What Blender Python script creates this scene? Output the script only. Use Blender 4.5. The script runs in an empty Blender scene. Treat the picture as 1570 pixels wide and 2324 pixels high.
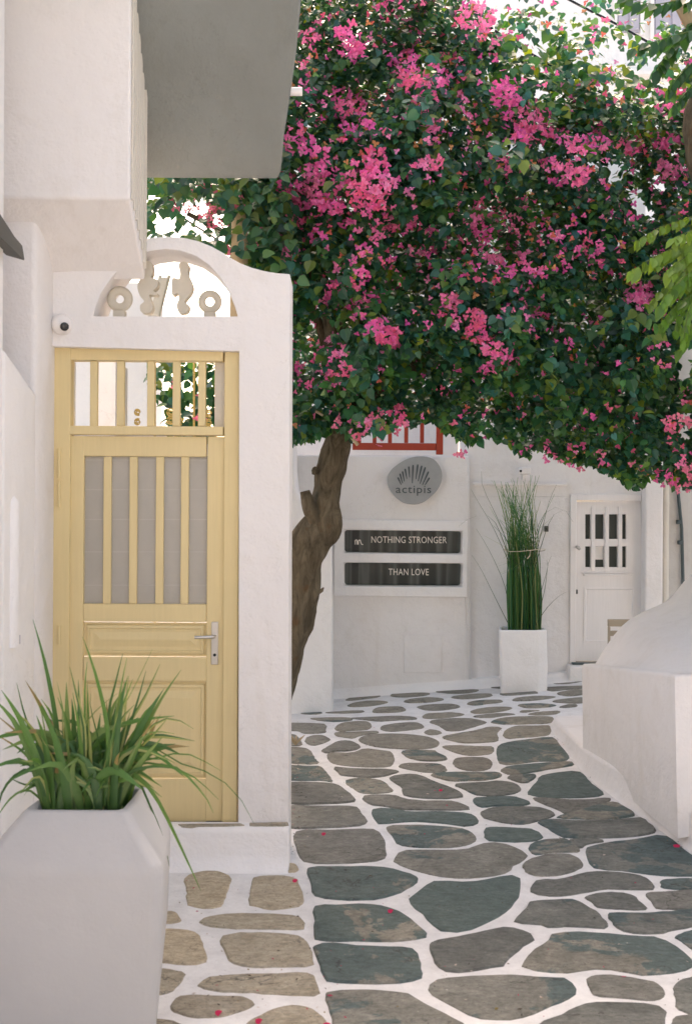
import bpy, bmesh, math, random
import numpy as np
from mathutils import Vector, Matrix, noise as mnoise
from mathutils.geometry import tessellate_polygon

S = bpy.context.scene
COL = S.collection
rnd = random.Random(7)
nrg = np.random.default_rng(11)

# ------------------------------------------------------------------ camera, sky, sun, exposure
F, CX, HY, CAMZ, ROLL = 2582.0, 785.0, 1140.0, 1.85, math.radians(0.35)
cam = bpy.data.cameras.new('camera')
cam.sensor_fit = 'VERTICAL'; cam.sensor_height = 36.0; cam.lens = 40.0
cam.shift_y = -22.0 / 2324.0
cam.clip_start = 0.05; cam.clip_end = 300
cam.dof.use_dof = True; cam.dof.focus_distance = 10.2; cam.dof.aperture_fstop = 5.6
camo = bpy.data.objects.new('camera', cam); COL.objects.link(camo)
camo.location = (0, 0, CAMZ); camo.rotation_euler = (math.pi / 2, -ROLL, 0)
S.camera = camo

SUN_AZ, SUN_EL = math.radians(8), math.radians(46)
world = bpy.data.worlds.new('World'); S.world = world; world.use_nodes = True
wn = world.node_tree
sky = wn.nodes.new('ShaderNodeTexSky'); sky.sky_type = 'NISHITA'; sky.sun_disc = False
sky.sun_elevation = SUN_EL; sky.sun_rotation = SUN_AZ
sky.air_density = 1.0; sky.dust_density = 4.0; sky.ozone_density = 0.6
wm = wn.nodes.new('ShaderNodeMix'); wm.data_type = 'RGBA'; wm.blend_type = 'MULTIPLY'
wm.inputs[0].default_value = 1.0; wm.inputs[7].default_value = (1.0, 0.84, 0.69, 1)
wn.links.new(sky.outputs[0], wm.inputs[6])
wn.links.new(wm.outputs[2], wn.nodes['Background'].inputs[0])
wn.nodes['Background'].inputs[1].default_value = 0.15
sun = bpy.data.lights.new('sun', 'SUN'); sun.energy = 0.9; sun.angle = math.radians(30)
sun.color = (1.0, 0.94, 0.86)
suno = bpy.data.objects.new('sun', sun); COL.objects.link(suno)
sd = Vector((math.sin(SUN_AZ) * math.cos(SUN_EL), math.cos(SUN_AZ) * math.cos(SUN_EL), math.sin(SUN_EL)))
suno.rotation_euler = sd.to_track_quat('Z', 'Y').to_euler(); suno.location = (0, 0, 30)
vs = S.view_settings
vs.view_transform = 'Standard'; vs.look = 'None'; vs.gamma = 1.0; vs.use_curve_mapping = False
vs.exposure = 2.24
S.cycles.max_bounces = 10; S.cycles.diffuse_bounces = 6; S.cycles.transmission_bounces = 6
S.cycles.transparent_max_bounces = 8

# ------------------------------------------------------------------ measuring helpers
_c, _s = math.cos(ROLL), math.sin(ROLL)
def unroll(px, py):
    dx, dy = px - CX, py - 1162.0
    return CX + dx * _c + dy * _s, 1162.0 - dx * _s + dy * _c
def P(px, py, Y):
    """survey point: bearing (px, py) met at distance Y"""
    x, y = unroll(px, py)
    return Vector(((x - CX) / F * Y, Y, CAMZ - (y - HY) / F * Y))
def sstep(a, b, x):
    t = min(1.0, max(0.0, (x - a) / (b - a))); return t * t * (3 - 2 * t)
def gz(X, Y):
    """height of the street surface"""
    return sstep(7.6, 11.4, Y) * (-0.075 + 0.078 * (min(max(X, -0.6), 3.0) + 0.1))
def PG(px, py, dz=0.0):
    x, y = unroll(px, py); z = 0.0
    for _ in range(25):
        Y = F * (CAMZ - z) / (y - HY); X = (x - CX) / F * Y; z = gz(X, Y) + dz
    return Vector((X, Y, z))

# ------------------------------------------------------------------ object helpers
def link(o, parent=None):
    COL.objects.link(o)
    if parent is not None: o.parent = parent
    return o
def tag(o, label=None, cat=None, group=None, kind=None):
    if label: o['label'] = label
    if cat: o['category'] = cat
    if group: o['group'] = group
    if kind: o['kind'] = kind
    return o
def thing(name, label, cat, loc=(0, 0, 0), group=None):
    o = bpy.data.objects.new(name, None); o.empty_display_size = 0.1
    o.location = loc; COL.objects.link(o)
    return tag(o, label, cat, group)
def par(o, p):
    """parent a world-space mesh to its thing"""
    o.parent = p
    o.matrix_parent_inverse = Matrix.Translation(-Vector(p.location)) if p.parent is None else Matrix.Identity(4)
    return o
def mk(name, me_or_bm, mat, parent=None, smooth=False, bevel=0.0, seg=2, ang=40):
    if isinstance(me_or_bm, bmesh.types.BMesh):
        me = bpy.data.meshes.new(name); me_or_bm.to_mesh(me); me_or_bm.free()
    else: me = me_or_bm
    if mat is not None and not me.materials: me.materials.append(mat)
    o = bpy.data.objects.new(name, me); COL.objects.link(o)
    if parent is not None: par(o, parent)
    if bevel > 0:
        md = o.modifiers.new('soft_edge', 'BEVEL'); md.width = bevel; md.segments = seg
        md.limit_method = 'ANGLE'; md.angle_limit = math.radians(ang); md.harden_normals = False
        smooth = True
    if smooth:
        me.polygons.foreach_set('use_smooth', [True] * len(me.polygons))
        try: me.set_sharp_from_angle(angle=math.radians(50))
        except Exception: pass
    return o
def BM(): return bmesh.new()
def box(bm, x0, x1, y0, y1, z0, z1):
    x0, x1 = min(x0, x1), max(x0, x1); y0, y1 = min(y0, y1), max(y0, y1); z0, z1 = min(z0, z1), max(z0, z1)
    v = [bm.verts.new(p) for p in ((x0,y0,z0),(x1,y0,z0),(x1,y1,z0),(x0,y1,z0),(x0,y0,z1),(x1,y0,z1),(x1,y1,z1),(x0,y1,z1))]
    for f in ((3,2,1,0),(4,5,6,7),(0,1,5,4),(1,2,6,5),(2,3,7,6),(3,0,4,7)): bm.faces.new([v[i] for i in f])
    return v
def pbox(bm, px0, py0, px1, py1, Y, y0, y1):
    """box whose front outline is measured at distance Y, from depth y0 to y1"""
    a = P(px0, py0, Y); b = P(px1, py1, Y); c = P(px0, py1, Y); d = P(px1, py0, Y)
    return box(bm, (a.x + c.x) / 2, (b.x + d.x) / 2, y0, y1, (b.z + c.z) / 2, (a.z + d.z) / 2)
def extr(bm, loops, y0, y1):
    """extrude XZ outline loops (outer first, then holes) from y0 (front) to y1"""
    flat = [p for l in loops for p in l]
    tris = tessellate_polygon([[Vector((p[0], p[1], 0)) for p in l] for l in loops])
    fr = [bm.verts.new((p[0], y0, p[1])) for p in flat]; bk = [bm.verts.new((p[0], y1, p[1])) for p in flat]
    for t in tris:
        try: bm.faces.new([fr[i] for i in t]); bm.faces.new([bk[i] for i in reversed(t)])
        except ValueError: pass
    k = 0
    for l in loops:
        n = len(l)
        for i in range(n):
            a, b = k + i, k + (i + 1) % n
            bm.faces.new((fr[a], fr[b], bk[b], bk[a]))
        k += n
    bmesh.ops.recalc_face_normals(bm, faces=bm.faces[:])
def pl(pts, Y): return [(q.x, q.z) for q in (P(a, b, Y) for a, b in pts)]
def loft(bm, rings, caps=True, closed=True):
    vr = [[bm.verts.new(p) for p in r] for r in rings]
    n = len(vr[0])
    for a, b in zip(vr[:-1], vr[1:]):
        for i in range(n if closed else n - 1):
            bm.faces.new((a[i], a[(i + 1) % n], b[(i + 1) % n], b[i]))
    if caps and closed:
        bm.faces.new(list(reversed(vr[0]))); bm.faces.new(vr[-1])
    return vr
def tube(bm, pts, rad, n=8, rough=0.0, seed=0):
    pts = [Vector(p) for p in pts]; rings = []
    for i, p in enumerate(pts):
        t = (pts[min(i + 1, len(pts) - 1)] - pts[max(i - 1, 0)]).normalized()
        up = Vector((0, 0, 1)) if abs(t.z) < 0.95 else Vector((1, 0, 0))
        a = t.cross(up).normalized(); b = t.cross(a).normalized()
        r = rad[i] if hasattr(rad, '__len__') else rad
        ring = []
        for k in range(n):
            th = 2 * math.pi * k / n
            d = a * math.cos(th) + b * math.sin(th)
            rr = r * (1 + rough * mnoise.noise((p + d * r) * 6.0 + Vector((seed, 0, 0)))) if rough else r
            ring.append(p + d * rr)
        rings.append(ring)
    loft(bm, rings)
def catmull(pts, n, closed=False):
    pts = [Vector(p) for p in pts]; N = len(pts); out = []
    m = N if closed else N - 1
    for i in range(m):
        p = [pts[(i + j) % N] if closed else pts[min(max(i + j, 0), N - 1)] for j in (-1, 0, 1, 2)]
        for k in range(n):
            t = k / n
            out.append(0.5 * ((2 * p[1]) + (p[2] - p[0]) * t + (2 * p[0] - 5 * p[1] + 4 * p[2] - p[3]) * t * t + (3 * p[1] - p[0] - 3 * p[2] + p[3]) * t ** 3))
    if not closed: out.append(pts[-1])
    return out
def resample(pts, n, closed=False):
    pts = [Vector(p) for p in pts]
    if closed: pts = pts + [pts[0]]
    d = [0.0]
    for a, b in zip(pts[:-1], pts[1:]): d.append(d[-1] + (b - a).length)
    out = []; L = d[-1]; m = n if closed else n - 1; j = 0
    for i in range(n):
        s = L * i / m
        while j < len(d) - 2 and d[j + 1] < s: j += 1
        t = (s - d[j]) / max(d[j + 1] - d[j], 1e-9); out.append(pts[j].lerp(pts[j + 1], min(t, 1)))
    return out
def text(name, body, px, py, Y, width_px, height_px, mat, parent, depth=0.004, spacing=1.0):
    cu = bpy.data.curves.new(name, 'FONT'); cu.body = body; cu.align_x = 'CENTER'; cu.align_y = 'CENTER'
    cu.extrude = depth / 2; cu.space_character = spacing; cu.resolution_u = 3
    o = bpy.data.objects.new(name, cu); COL.objects.link(o)
    dg = bpy.context.evaluated_depsgraph_get()
    me = bpy.data.meshes.new_from_object(o.evaluated_get(dg)); bpy.data.objects.remove(o)
    co = np.empty(len(me.vertices) * 3); me.vertices.foreach_get('co', co); co = co.reshape(-1, 3)
    w = np.ptp(co[:, 0]); h = np.ptp(co[:, 1]); c0 = (co.max(0) + co.min(0)) / 2
    c = P(px, py, Y); sx = width_px / F * Y / w; sz = height_px / F * Y / h
    out = np.stack([c.x + (co[:, 0] - c0[0]) * sx, Y + co[:, 2] * -1.0, c.z + (co[:, 1] - c0[1]) * sz], 1)
    me.vertices.foreach_set('co', out.ravel()); me.materials.clear(); me.materials.append(mat)
    o = bpy.data.objects.new(name, me); COL.objects.link(o)
    if parent: par(o, parent)
    return o

# ------------------------------------------------------------------ materials
def newmat(name, rough=0.8, spec=0.3):
    m = bpy.data.materials.new(name); m.use_nodes = True
    b = m.node_tree.nodes['Principled BSDF']
    b.inputs['Roughness'].default_value = rough; b.inputs['Specular IOR Level'].default_value = spec
    return m, m.node_tree, b
def N(nt, t, **kw):
    n = nt.nodes.new(t)
    for k, v in kw.items(): setattr(n, k, v)
    return n
def ramp(nt, fac, stops):
    r = N(nt, 'ShaderNodeValToRGB'); el = r.color_ramp.elements
    while len(el) < len(stops): el.new(0.5)
    for e, (p, c) in zip(el, stops): e.position = p; e.color = (*c, 1) if len(c) == 3 else c
    nt.links.new(fac, r.inputs[0]); return r.outputs[0]
def noise(nt, vec, scale, detail=4, rough=0.55, dist=0.0):
    n = N(nt, 'ShaderNodeTexNoise'); n.inputs['Scale'].default_value = scale; n.inputs['Detail'].default_value = detail
    n.inputs['Roughness'].default_value = rough; n.inputs['Distortion'].default_value = dist
    if vec is not None: nt.links.new(vec, n.inputs['Vector'])
    return n.outputs['Fac']
def mixc(nt, fac, a, b, mode='MIX'):
    m = N(nt, 'ShaderNodeMix'); m.data_type = 'RGBA'; m.blend_type = mode
    for idx, v in ((0, fac), (6, a), (7, b)):
        if hasattr(v, 'links'): nt.links.new(v, m.inputs[idx])
        elif idx == 0: m.inputs[0].default_value = v
        else: m.inputs[idx].default_value = (*v, 1)
    return m.outputs[2]
def math_(nt, op, a, b):
    m = N(nt, 'ShaderNodeMath'); m.operation = op
    for i, v in enumerate((a, b)):
        if hasattr(v, 'links'): nt.links.new(v, m.inputs[i])
        else: m.inputs[i].default_value = v
    return m.outputs[0]
def bump(nt, b, h, strength, dist=0.01):
    n = N(nt, 'ShaderNodeBump'); n.inputs['Strength'].default_value = strength; n.inputs['Distance'].default_value = dist
    nt.links.new(h, n.inputs['Height']); nt.links.new(n.outputs[0], b.inputs['Normal'])
def geo(nt):
    return N(nt, 'ShaderNodeNewGeometry').outputs['Position']
def objinfo(nt): return N(nt, 'ShaderNodeObjectInfo').outputs['Random']

def plaster(name, c0, c1, stain=0.40, bstr=0.7):
    m, nt, b = newmat(name, 0.85, 0.2)
    g = geo(nt)
    base = mixc(nt, ramp(nt, noise(nt, g, 1.3, 5, 0.6), [(0.35, (0, 0, 0)), (0.7, (1, 1, 1))]), c0, c1)
    st = ramp(nt, noise(nt, g, 3.5, 6, 0.7, 0.6), [(0.54, (0, 0, 0)), (0.80, (stain,) * 3)])
    base = mixc(nt, st, base, (c0[0] * 0.78, c0[1] * 0.74, c0[2] * 0.66))
    mp = N(nt, 'ShaderNodeMapping'); mp.inputs['Scale'].default_value = (7, 7, .5); nt.links.new(g, mp.inputs[0])
    run = ramp(nt, noise(nt, mp.outputs[0], 1.0, 4, 0.6, 0.3), [(0.56, (0, 0, 0)), (0.78, (stain * .8,) * 3)])
    base = mixc(nt, run, base, (c0[0] * 0.82, c0[1] * 0.79, c0[2] * 0.72))
    nt.links.new(base, b.inputs['Base Color'])
    hl = math_(nt, 'ABSOLUTE', math_(nt, 'SUBTRACT', noise(nt, g, 1.7, 6, 0.65, 0.3), 0.5), 0.0)
    hm = mixc(nt, 1.0, ramp(nt, hl, [(0.0, (0.22,) * 3), (0.0035, (0, 0, 0))]), ramp(nt, noise(nt, g, 1.1, 2), [(0.54, (0, 0, 0)), (0.60, (1, 1, 1))]), 'MULTIPLY')
    base = mixc(nt, hm, base, (c0[0] * 0.5, c0[1] * 0.48, c0[2] * 0.44)); nt.links.new(base, b.inputs['Base Color'])
    h = math_(nt, 'ADD', math_(nt, 'MULTIPLY', noise(nt, g, 2.2, 2), 2.6), math_(nt, 'ADD', math_(nt, 'MULTIPLY', noise(nt, g, 9, 4), 0.9), math_(nt, 'MULTIPLY', noise(nt, g, 60, 4), 0.2)))
    bump(nt, b, h, bstr, 0.02)
    return m
M_WHITE = plaster('white_plaster', (0.80, 0.775, 0.755), (0.76, 0.735, 0.71))
M_BRIGHT = plaster('fresh_whitewash', (0.83, 0.81, 0.79), (0.80, 0.78, 0.76), 0.25)
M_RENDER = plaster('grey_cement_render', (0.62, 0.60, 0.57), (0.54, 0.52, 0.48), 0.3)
M_DARKRENDER = plaster('shaded_cement_render', (0.24, 0.252, 0.234), (0.205, 0.214, 0.196), 0.4)  # darker copy of the cement render; underside shade put into its colour
M_CREAM = plaster('cream_limewash', (0.70, 0.66, 0.58), (0.64, 0.60, 0.52), 0.3)

def m_mortar():
    m, nt, b = newmat('painted_mortar', 0.8, 0.25); g = geo(nt)
    base = mixc(nt, ramp(nt, noise(nt, g, 7, 8, 0.78), [(0.32, (0, 0, 0)), (0.68, (1, 1, 1))]), (0.79, 0.78, 0.765), (0.60, 0.59, 0.58))
    dirt = ramp(nt, noise(nt, g, 34, 6, 0.8), [(0.57, (0, 0, 0)), (0.74, (0.55, 0.55, 0.55))])
    nt.links.new(mixc(nt, dirt, base, (0.36, 0.34, 0.31)), b.inputs['Base Color'])
    bump(nt, b, math_(nt, 'ADD', noise(nt, g, 14, 5), math_(nt, 'MULTIPLY', noise(nt, g, 90, 4), 0.3)), 0.5, 0.012)
    return m
M_MORTAR = m_mortar()
def m_stone(name, cols, teal, paint=0.66):
    m, nt, b = newmat(name, 0.7, 0.2); g = geo(nt)
    off = N(nt, 'ShaderNodeCombineXYZ'); r = objinfo(nt)
    nt.links.new(math_(nt, 'MULTIPLY', r, 37.0), off.inputs[0]); nt.links.new(math_(nt, 'MULTIPLY', r, 91.0), off.inputs[1])
    va = N(nt, 'ShaderNodeVectorMath'); va.operation = 'ADD'; nt.links.new(g, va.inputs[0]); nt.links.new(off.outputs[0], va.inputs[1])
    v = va.outputs[0]
    base = ramp(nt, noise(nt, v, 4.5, 10, 0.78, 0.6), [(0.30, cols[0]), (0.5, cols[1]), (0.72, cols[2])])
    # slate-blue staining in sharp-edged sheets where the schist has split
    t = ramp(nt, math_(nt, 'ADD', noise(nt, v, 2.0, 9, 0.68, 0.5), math_(nt, 'MULTIPLY', math_(nt, 'SUBTRACT', r, 0.5), 0.35)),
             [(teal - 0.012, (0, 0, 0)), (teal + 0.02, (0.85, 0.85, 0.85))])
    base = mixc(nt, t, base, (0.068, 0.103, 0.105))
    mp = N(nt, 'ShaderNodeMapping'); mp.inputs['Scale'].default_value = (4.5, 10, 9); nt.links.new(v, mp.inputs[0])
    grain = ramp(nt, noise(nt, mp.outputs[0], 4.0, 8, 0.75, 0.5), [(0.3, (0.62, 0.62, 0.62)), (0.7, (1.4, 1.4, 1.4))])
    fine = ramp(nt, noise(nt, v, 48, 9, 0.85), [(0.30, (0.60, 0.60, 0.60)), (0.70, (1.42, 1.42, 1.40))])
    base = mixc(nt, 0.8, base, fine, 'MULTIPLY')
    base = mixc(nt, 0.8, base, grain, 'MULTIPLY')
    br = ramp(nt, r, [(0.0, (0.80, 0.80, 0.82)), (0.5, (1.0, 1.0, 1.0)), (1.0, (1.22, 1.16, 1.08))])
    base = mixc(nt, 1.0, base, br, 'MULTIPLY')
    fleck = ramp(nt, noise(nt, v, 42, 3, 0.6), [(0.70, (0, 0, 0)), (0.76, (0.7, 0.7, 0.7))])
    fleck = mixc(nt, 1.0, fleck, ramp(nt, noise(nt, v, 4.5, 3), [(0.52, (0, 0, 0)), (0.62, (1, 1, 1))]), 'MULTIPLY')
    base = mixc(nt, fleck, base, (0.62, 0.58, 0.52))
    ck = math_(nt, 'ABSOLUTE', math_(nt, 'SUBTRACT', noise(nt, v, 2.3, 5, 0.6, 0.4), 0.5), 0.0)
    ckm = mixc(nt, 1.0, ramp(nt, ck, [(0.0, (0.75,) * 3), (0.009, (0, 0, 0))]), ramp(nt, noise(nt, v, 2.0, 2), [(0.50, (0, 0, 0)), (0.58, (1, 1, 1))]), 'MULTIPLY')
    base = mixc(nt, ckm, base, (0.035, 0.034, 0.03))
    sp = ramp(nt, noise(nt, v, 95, 2, 0.5), [(0.64, (0, 0, 0)), (0.70, (0.55,) * 3)])
    base = mixc(nt, sp, base, (0.06, 0.058, 0.05))
    nt.links.new(base, b.inputs['Base Color'])
    nt.links.new(ramp(nt, noise(nt, v, 9, 5), [(0.3, (0.5,) * 3), (0.7, (0.85,) * 3)]), b.inputs['Roughness'])
    bump(nt, b, math_(nt, 'ADD', noise(nt, mp.outputs[0], 3.0, 9, 0.7), math_(nt, 'MULTIPLY', noise(nt, v, 50, 4), 0.3)), 0.7, 0.012)
    return m
M_STONE = m_stone('schist_grey', ((0.11, 0.11, 0.094), (0.185, 0.182, 0.158), (0.275, 0.268, 0.232)), 0.58)
M_STONE_T = m_stone('schist_slate_blue', ((0.092, 0.10, 0.09), (0.155, 0.16, 0.143), (0.235, 0.237, 0.207)), 0.49)
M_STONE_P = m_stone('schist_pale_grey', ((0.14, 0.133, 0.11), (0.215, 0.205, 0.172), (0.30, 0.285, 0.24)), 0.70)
M_STONE_B = m_stone('schist_beige', ((0.27, 0.235, 0.17), (0.35, 0.31, 0.235), (0.42, 0.38, 0.30)), 0.9)

def simple(name, col, rough=0.6, spec=0.4, var=0.12, scale=8, metal=0.0, bs=0.0):
    m, nt, b = newmat(name, rough, spec); g = geo(nt)
    nt.links.new(mixc(nt, noise(nt, g, scale, 5, 0.65), tuple(c * (1 + var) for c in col), tuple(c * (1 - var) for c in col)), b.inputs['Base Color'])
    b.inputs['Metallic'].default_value = metal
    if bs: bump(nt, b, noise(nt, g, scale * 6, 4), bs, 0.004)
    return m
def m_paint(name, col):
    m, nt, b = newmat(name, 0.5, 0.4); g = geo(nt)
    mp = N(nt, 'ShaderNodeMapping'); mp.inputs['Scale'].default_value = (40, 40, 2.0); nt.links.new(g, mp.inputs[0])
    base = mixc(nt, noise(nt, g, 2.2, 4), tuple(c * 1.06 for c in col), tuple(c * 0.90 for c in col))
    base = mixc(nt, 0.25, base, ramp(nt, noise(nt, mp.outputs[0], 1.5, 6, 0.7), [(0.3, (0.86,) * 3), (0.7, (1.1,) * 3)]), 'MULTIPLY')
    wear = ramp(nt, noise(nt, g, 18, 6, 0.75, 0.4), [(0.66, (0, 0, 0)), (0.8, (0.5, 0.5, 0.5))])
    nt.links.new(mixc(nt, wear, base, tuple(c * 0.72 for c in col)), b.inputs['Base Color'])
    bump(nt, b, noise(nt, mp.outputs[0], 2.0, 6, 0.7), 0.22, 0.004)
    return m
M_YELLOW = m_paint('ochre_yellow_paint', (0.71, 0.58, 0.305))
M_REDWOOD = m_paint('brick_red_paint', (0.36, 0.045, 0.02))
M_DOORWHITE = m_paint('white_door_paint', (0.82, 0.79, 0.765))
M_SHUTTER = simple('lavender_shutter_paint', (0.42, 0.40, 0.46), 0.5)
M_FROST = simple('frosted_pane', (0.40, 0.375, 0.325), 0.35, 0.5, 0.16, 4)
M_BLIND = simple('blind_hem', (0.45, 0.43, 0.385), 0.6)
M_STEEL = simple('brushed_steel', (0.55, 0.53, 0.5), 0.35, 0.5, 0.05, 20, 1.0)
M_BRASS = simple('old_gilt_iron', (0.55, 0.40, 0.12), 0.5, 0.5, 0.2, 30, 0.3)
M_DARKMETAL = simple('dark_grey_metal', (0.085, 0.085, 0.072), 0.5, 0.4)
M_PIPE = simple('slate_blue_pipe', (0.06, 0.085, 0.09), 0.5, 0.4)
M_BLACK = simple('black_plastic', (0.012, 0.014, 0.016), 0.25, 0.5)
M_CERAMIC = simple('carved_limestone', (0.60, 0.55, 0.45), 0.85, 0.2, 0.1, 12, 0, 0.3)
M_GREYSIGN = simple('grey_stone_sign', (0.33, 0.335, 0.325), 0.7, 0.3, 0.14, 9, 0, 0.2)
M_SIGNINK = simple('engraved_dark_ink', (0.07, 0.085, 0.09), 0.7)
M_LETTER = simple('white_vinyl', (0.86, 0.84, 0.78), 0.5)
M_PAPER = simple('white_paper', (0.80, 0.78, 0.75), 0.8)
M_SOIL = simple('dark_soil', (0.03, 0.024, 0.017), 0.95, 0.1, 0.4, 40)
M_WOODCHAIR = simple('pale_chair_wood', (0.38, 0.33, 0.25), 0.6)
M_CONC = plaster('pale_concrete_planter', (0.42, 0.42, 0.42), (0.38, 0.38, 0.382), 0.12, 0.2)
M_STICK = simple('pale_stick', (0.50, 0.42, 0.28), 0.8, 0.2, 0.2, 15)
M_POLE = simple('weathered_pole', (0.40, 0.31, 0.19), 0.85, 0.2, 0.25, 12)
M_STRING = simple('jute_string', (0.62, 0.54, 0.40), 0.9)
def m_glass():
    m, nt, b = newmat('dark_shop_glass', 0.08, 0.12); g = geo(nt)
    mp = N(nt, 'ShaderNodeMapping'); mp.inputs['Scale'].default_value = (5.0, 1, 0.15); nt.links.new(g, mp.inputs[0])
    nt.links.new(ramp(nt, noise(nt, mp.outputs[0], 1.2, 2), [(0.42, (0.02, 0.028, 0.026)), (0.50, (0.045, 0.058, 0.054)), (0.56, (0.10, 0.118, 0.112)), (0.62, (0.028, 0.036, 0.034))]), b.inputs['Base Color'])  # paler upright bands in the glass colour imitate reflections
    return m
M_GLASS = m_glass()
M_PANE = simple('dark_door_glass', (0.060, 0.070, 0.062), 0.15, 0.15, 0.3, 5)
def m_bark():
    m, nt, b = newmat('furrowed_bark', 0.9, 0.15); g = geo(nt)
    mp = N(nt, 'ShaderNodeMapping'); mp.inputs['Scale'].default_value = (9, 9, 2.6); nt.links.new(g, mp.inputs[0])
    n1 = noise(nt, mp.outputs[0], 1.6, 8, 0.7, 1.0)
    base = ramp(nt, n1, [(0.3, (0.05, 0.040, 0.026)), (0.5, (0.125, 0.103, 0.068)), (0.72, (0.215, 0.18, 0.125))])
    pat = ramp(nt, noise(nt, g, 6, 4), [(0.58, (0, 0, 0)), (0.7, (0.7, 0.7, 0.7))])
    nt.links.new(mixc(nt, pat, base, (0.12, 0.062, 0.026)), b.inputs['Base Color'])
    bump(nt, b, n1, 1.0, 0.03); return m
M_BARK = m_bark()
def m_leafy(name, transl=0.42, rough=0.42, spec=0.45, const=None, tcol=(1.5, 1.25, 0.45)):
    m, nt, b = newmat(name, rough, spec)
    if const is None:
        a = N(nt, 'ShaderNodeAttribute'); a.attribute_name = 'tint'; col = a.outputs['Color']
    else:
        g = geo(nt); col = mixc(nt, noise(nt, g, 30, 3), tuple(c * 0.85 for c in const), tuple(c * 1.15 for c in const))
    nt.links.new(col, b.inputs['Base Color'])
    t = N(nt, 'ShaderNodeBsdfTranslucent'); nt.links.new(mixc(nt, 1.0, col, tcol, 'MULTIPLY'), t.inputs[0])
    mx = N(nt, 'ShaderNodeMixShader'); mx.inputs[0].default_value = transl
    nt.links.new(b.outputs[0], mx.inputs[1]); nt.links.new(t.outputs[0], mx.inputs[2])
    nt.links.new(mx.outputs[0], nt.nodes['Material Output'].inputs[0]); return m
M_LEAF = m_leafy('vine_leaf', 0.42, 0.36, 0.6)
M_BRACT = m_leafy('bougainvillea_bract', 0.35, 0.6, 0.2, None, (1.15, 0.9, 1.0))
M_BLADE = m_leafy('strap_blade', 0.3, 0.4, 0.4, None, (1.3, 1.2, 0.5))
M_REED = m_leafy('reed_stalk', 0.15, 0.5, 0.3, None, (1.2, 1.2, 0.6))
M_RACHIS = m_leafy('green_rachis', 0.1, 0.5, 0.3, (0.13, 0.18, 0.04), (1, 1, 1))
M_PETAL = m_leafy('fallen_petal', 0.2, 0.6, 0.2, (0.55, 0.03, 0.10), (1, 1, 1))

# ------------------------------------------------------------------ ground
def ground():
    xs = np.unique(np.concatenate([np.linspace(-40, -4, 10), np.linspace(-4, 5, 61), np.linspace(5, 40, 10)]))
    ys = np.unique(np.concatenate([np.linspace(-40, 2, 10), np.linspace(2, 13, 80), np.linspace(13, 60, 10)]))
    vv = []
    for y in ys:
        for x in xs:
            z = gz(x, y)
            if -4 < x < 5 and 2 < y < 13: z += 0.0035 * mnoise.noise(Vector((x * 5, y * 5, 0)))
            vv.append((x, y, z))
    nx = len(xs); ff = [(j * nx + i, j * nx + i + 1, (j + 1) * nx + i + 1, (j + 1) * nx + i) for j in range(len(ys) - 1) for i in range(nx - 1)]
    me = bpy.data.meshes.new('street'); me.from_pydata(vv, [], ff)
    o = mk('street', me, M_MORTAR, smooth=True)
    return tag(o, 'white painted mortar street set with flat schist stones', None, None, 'structure')
street = ground()

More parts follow.
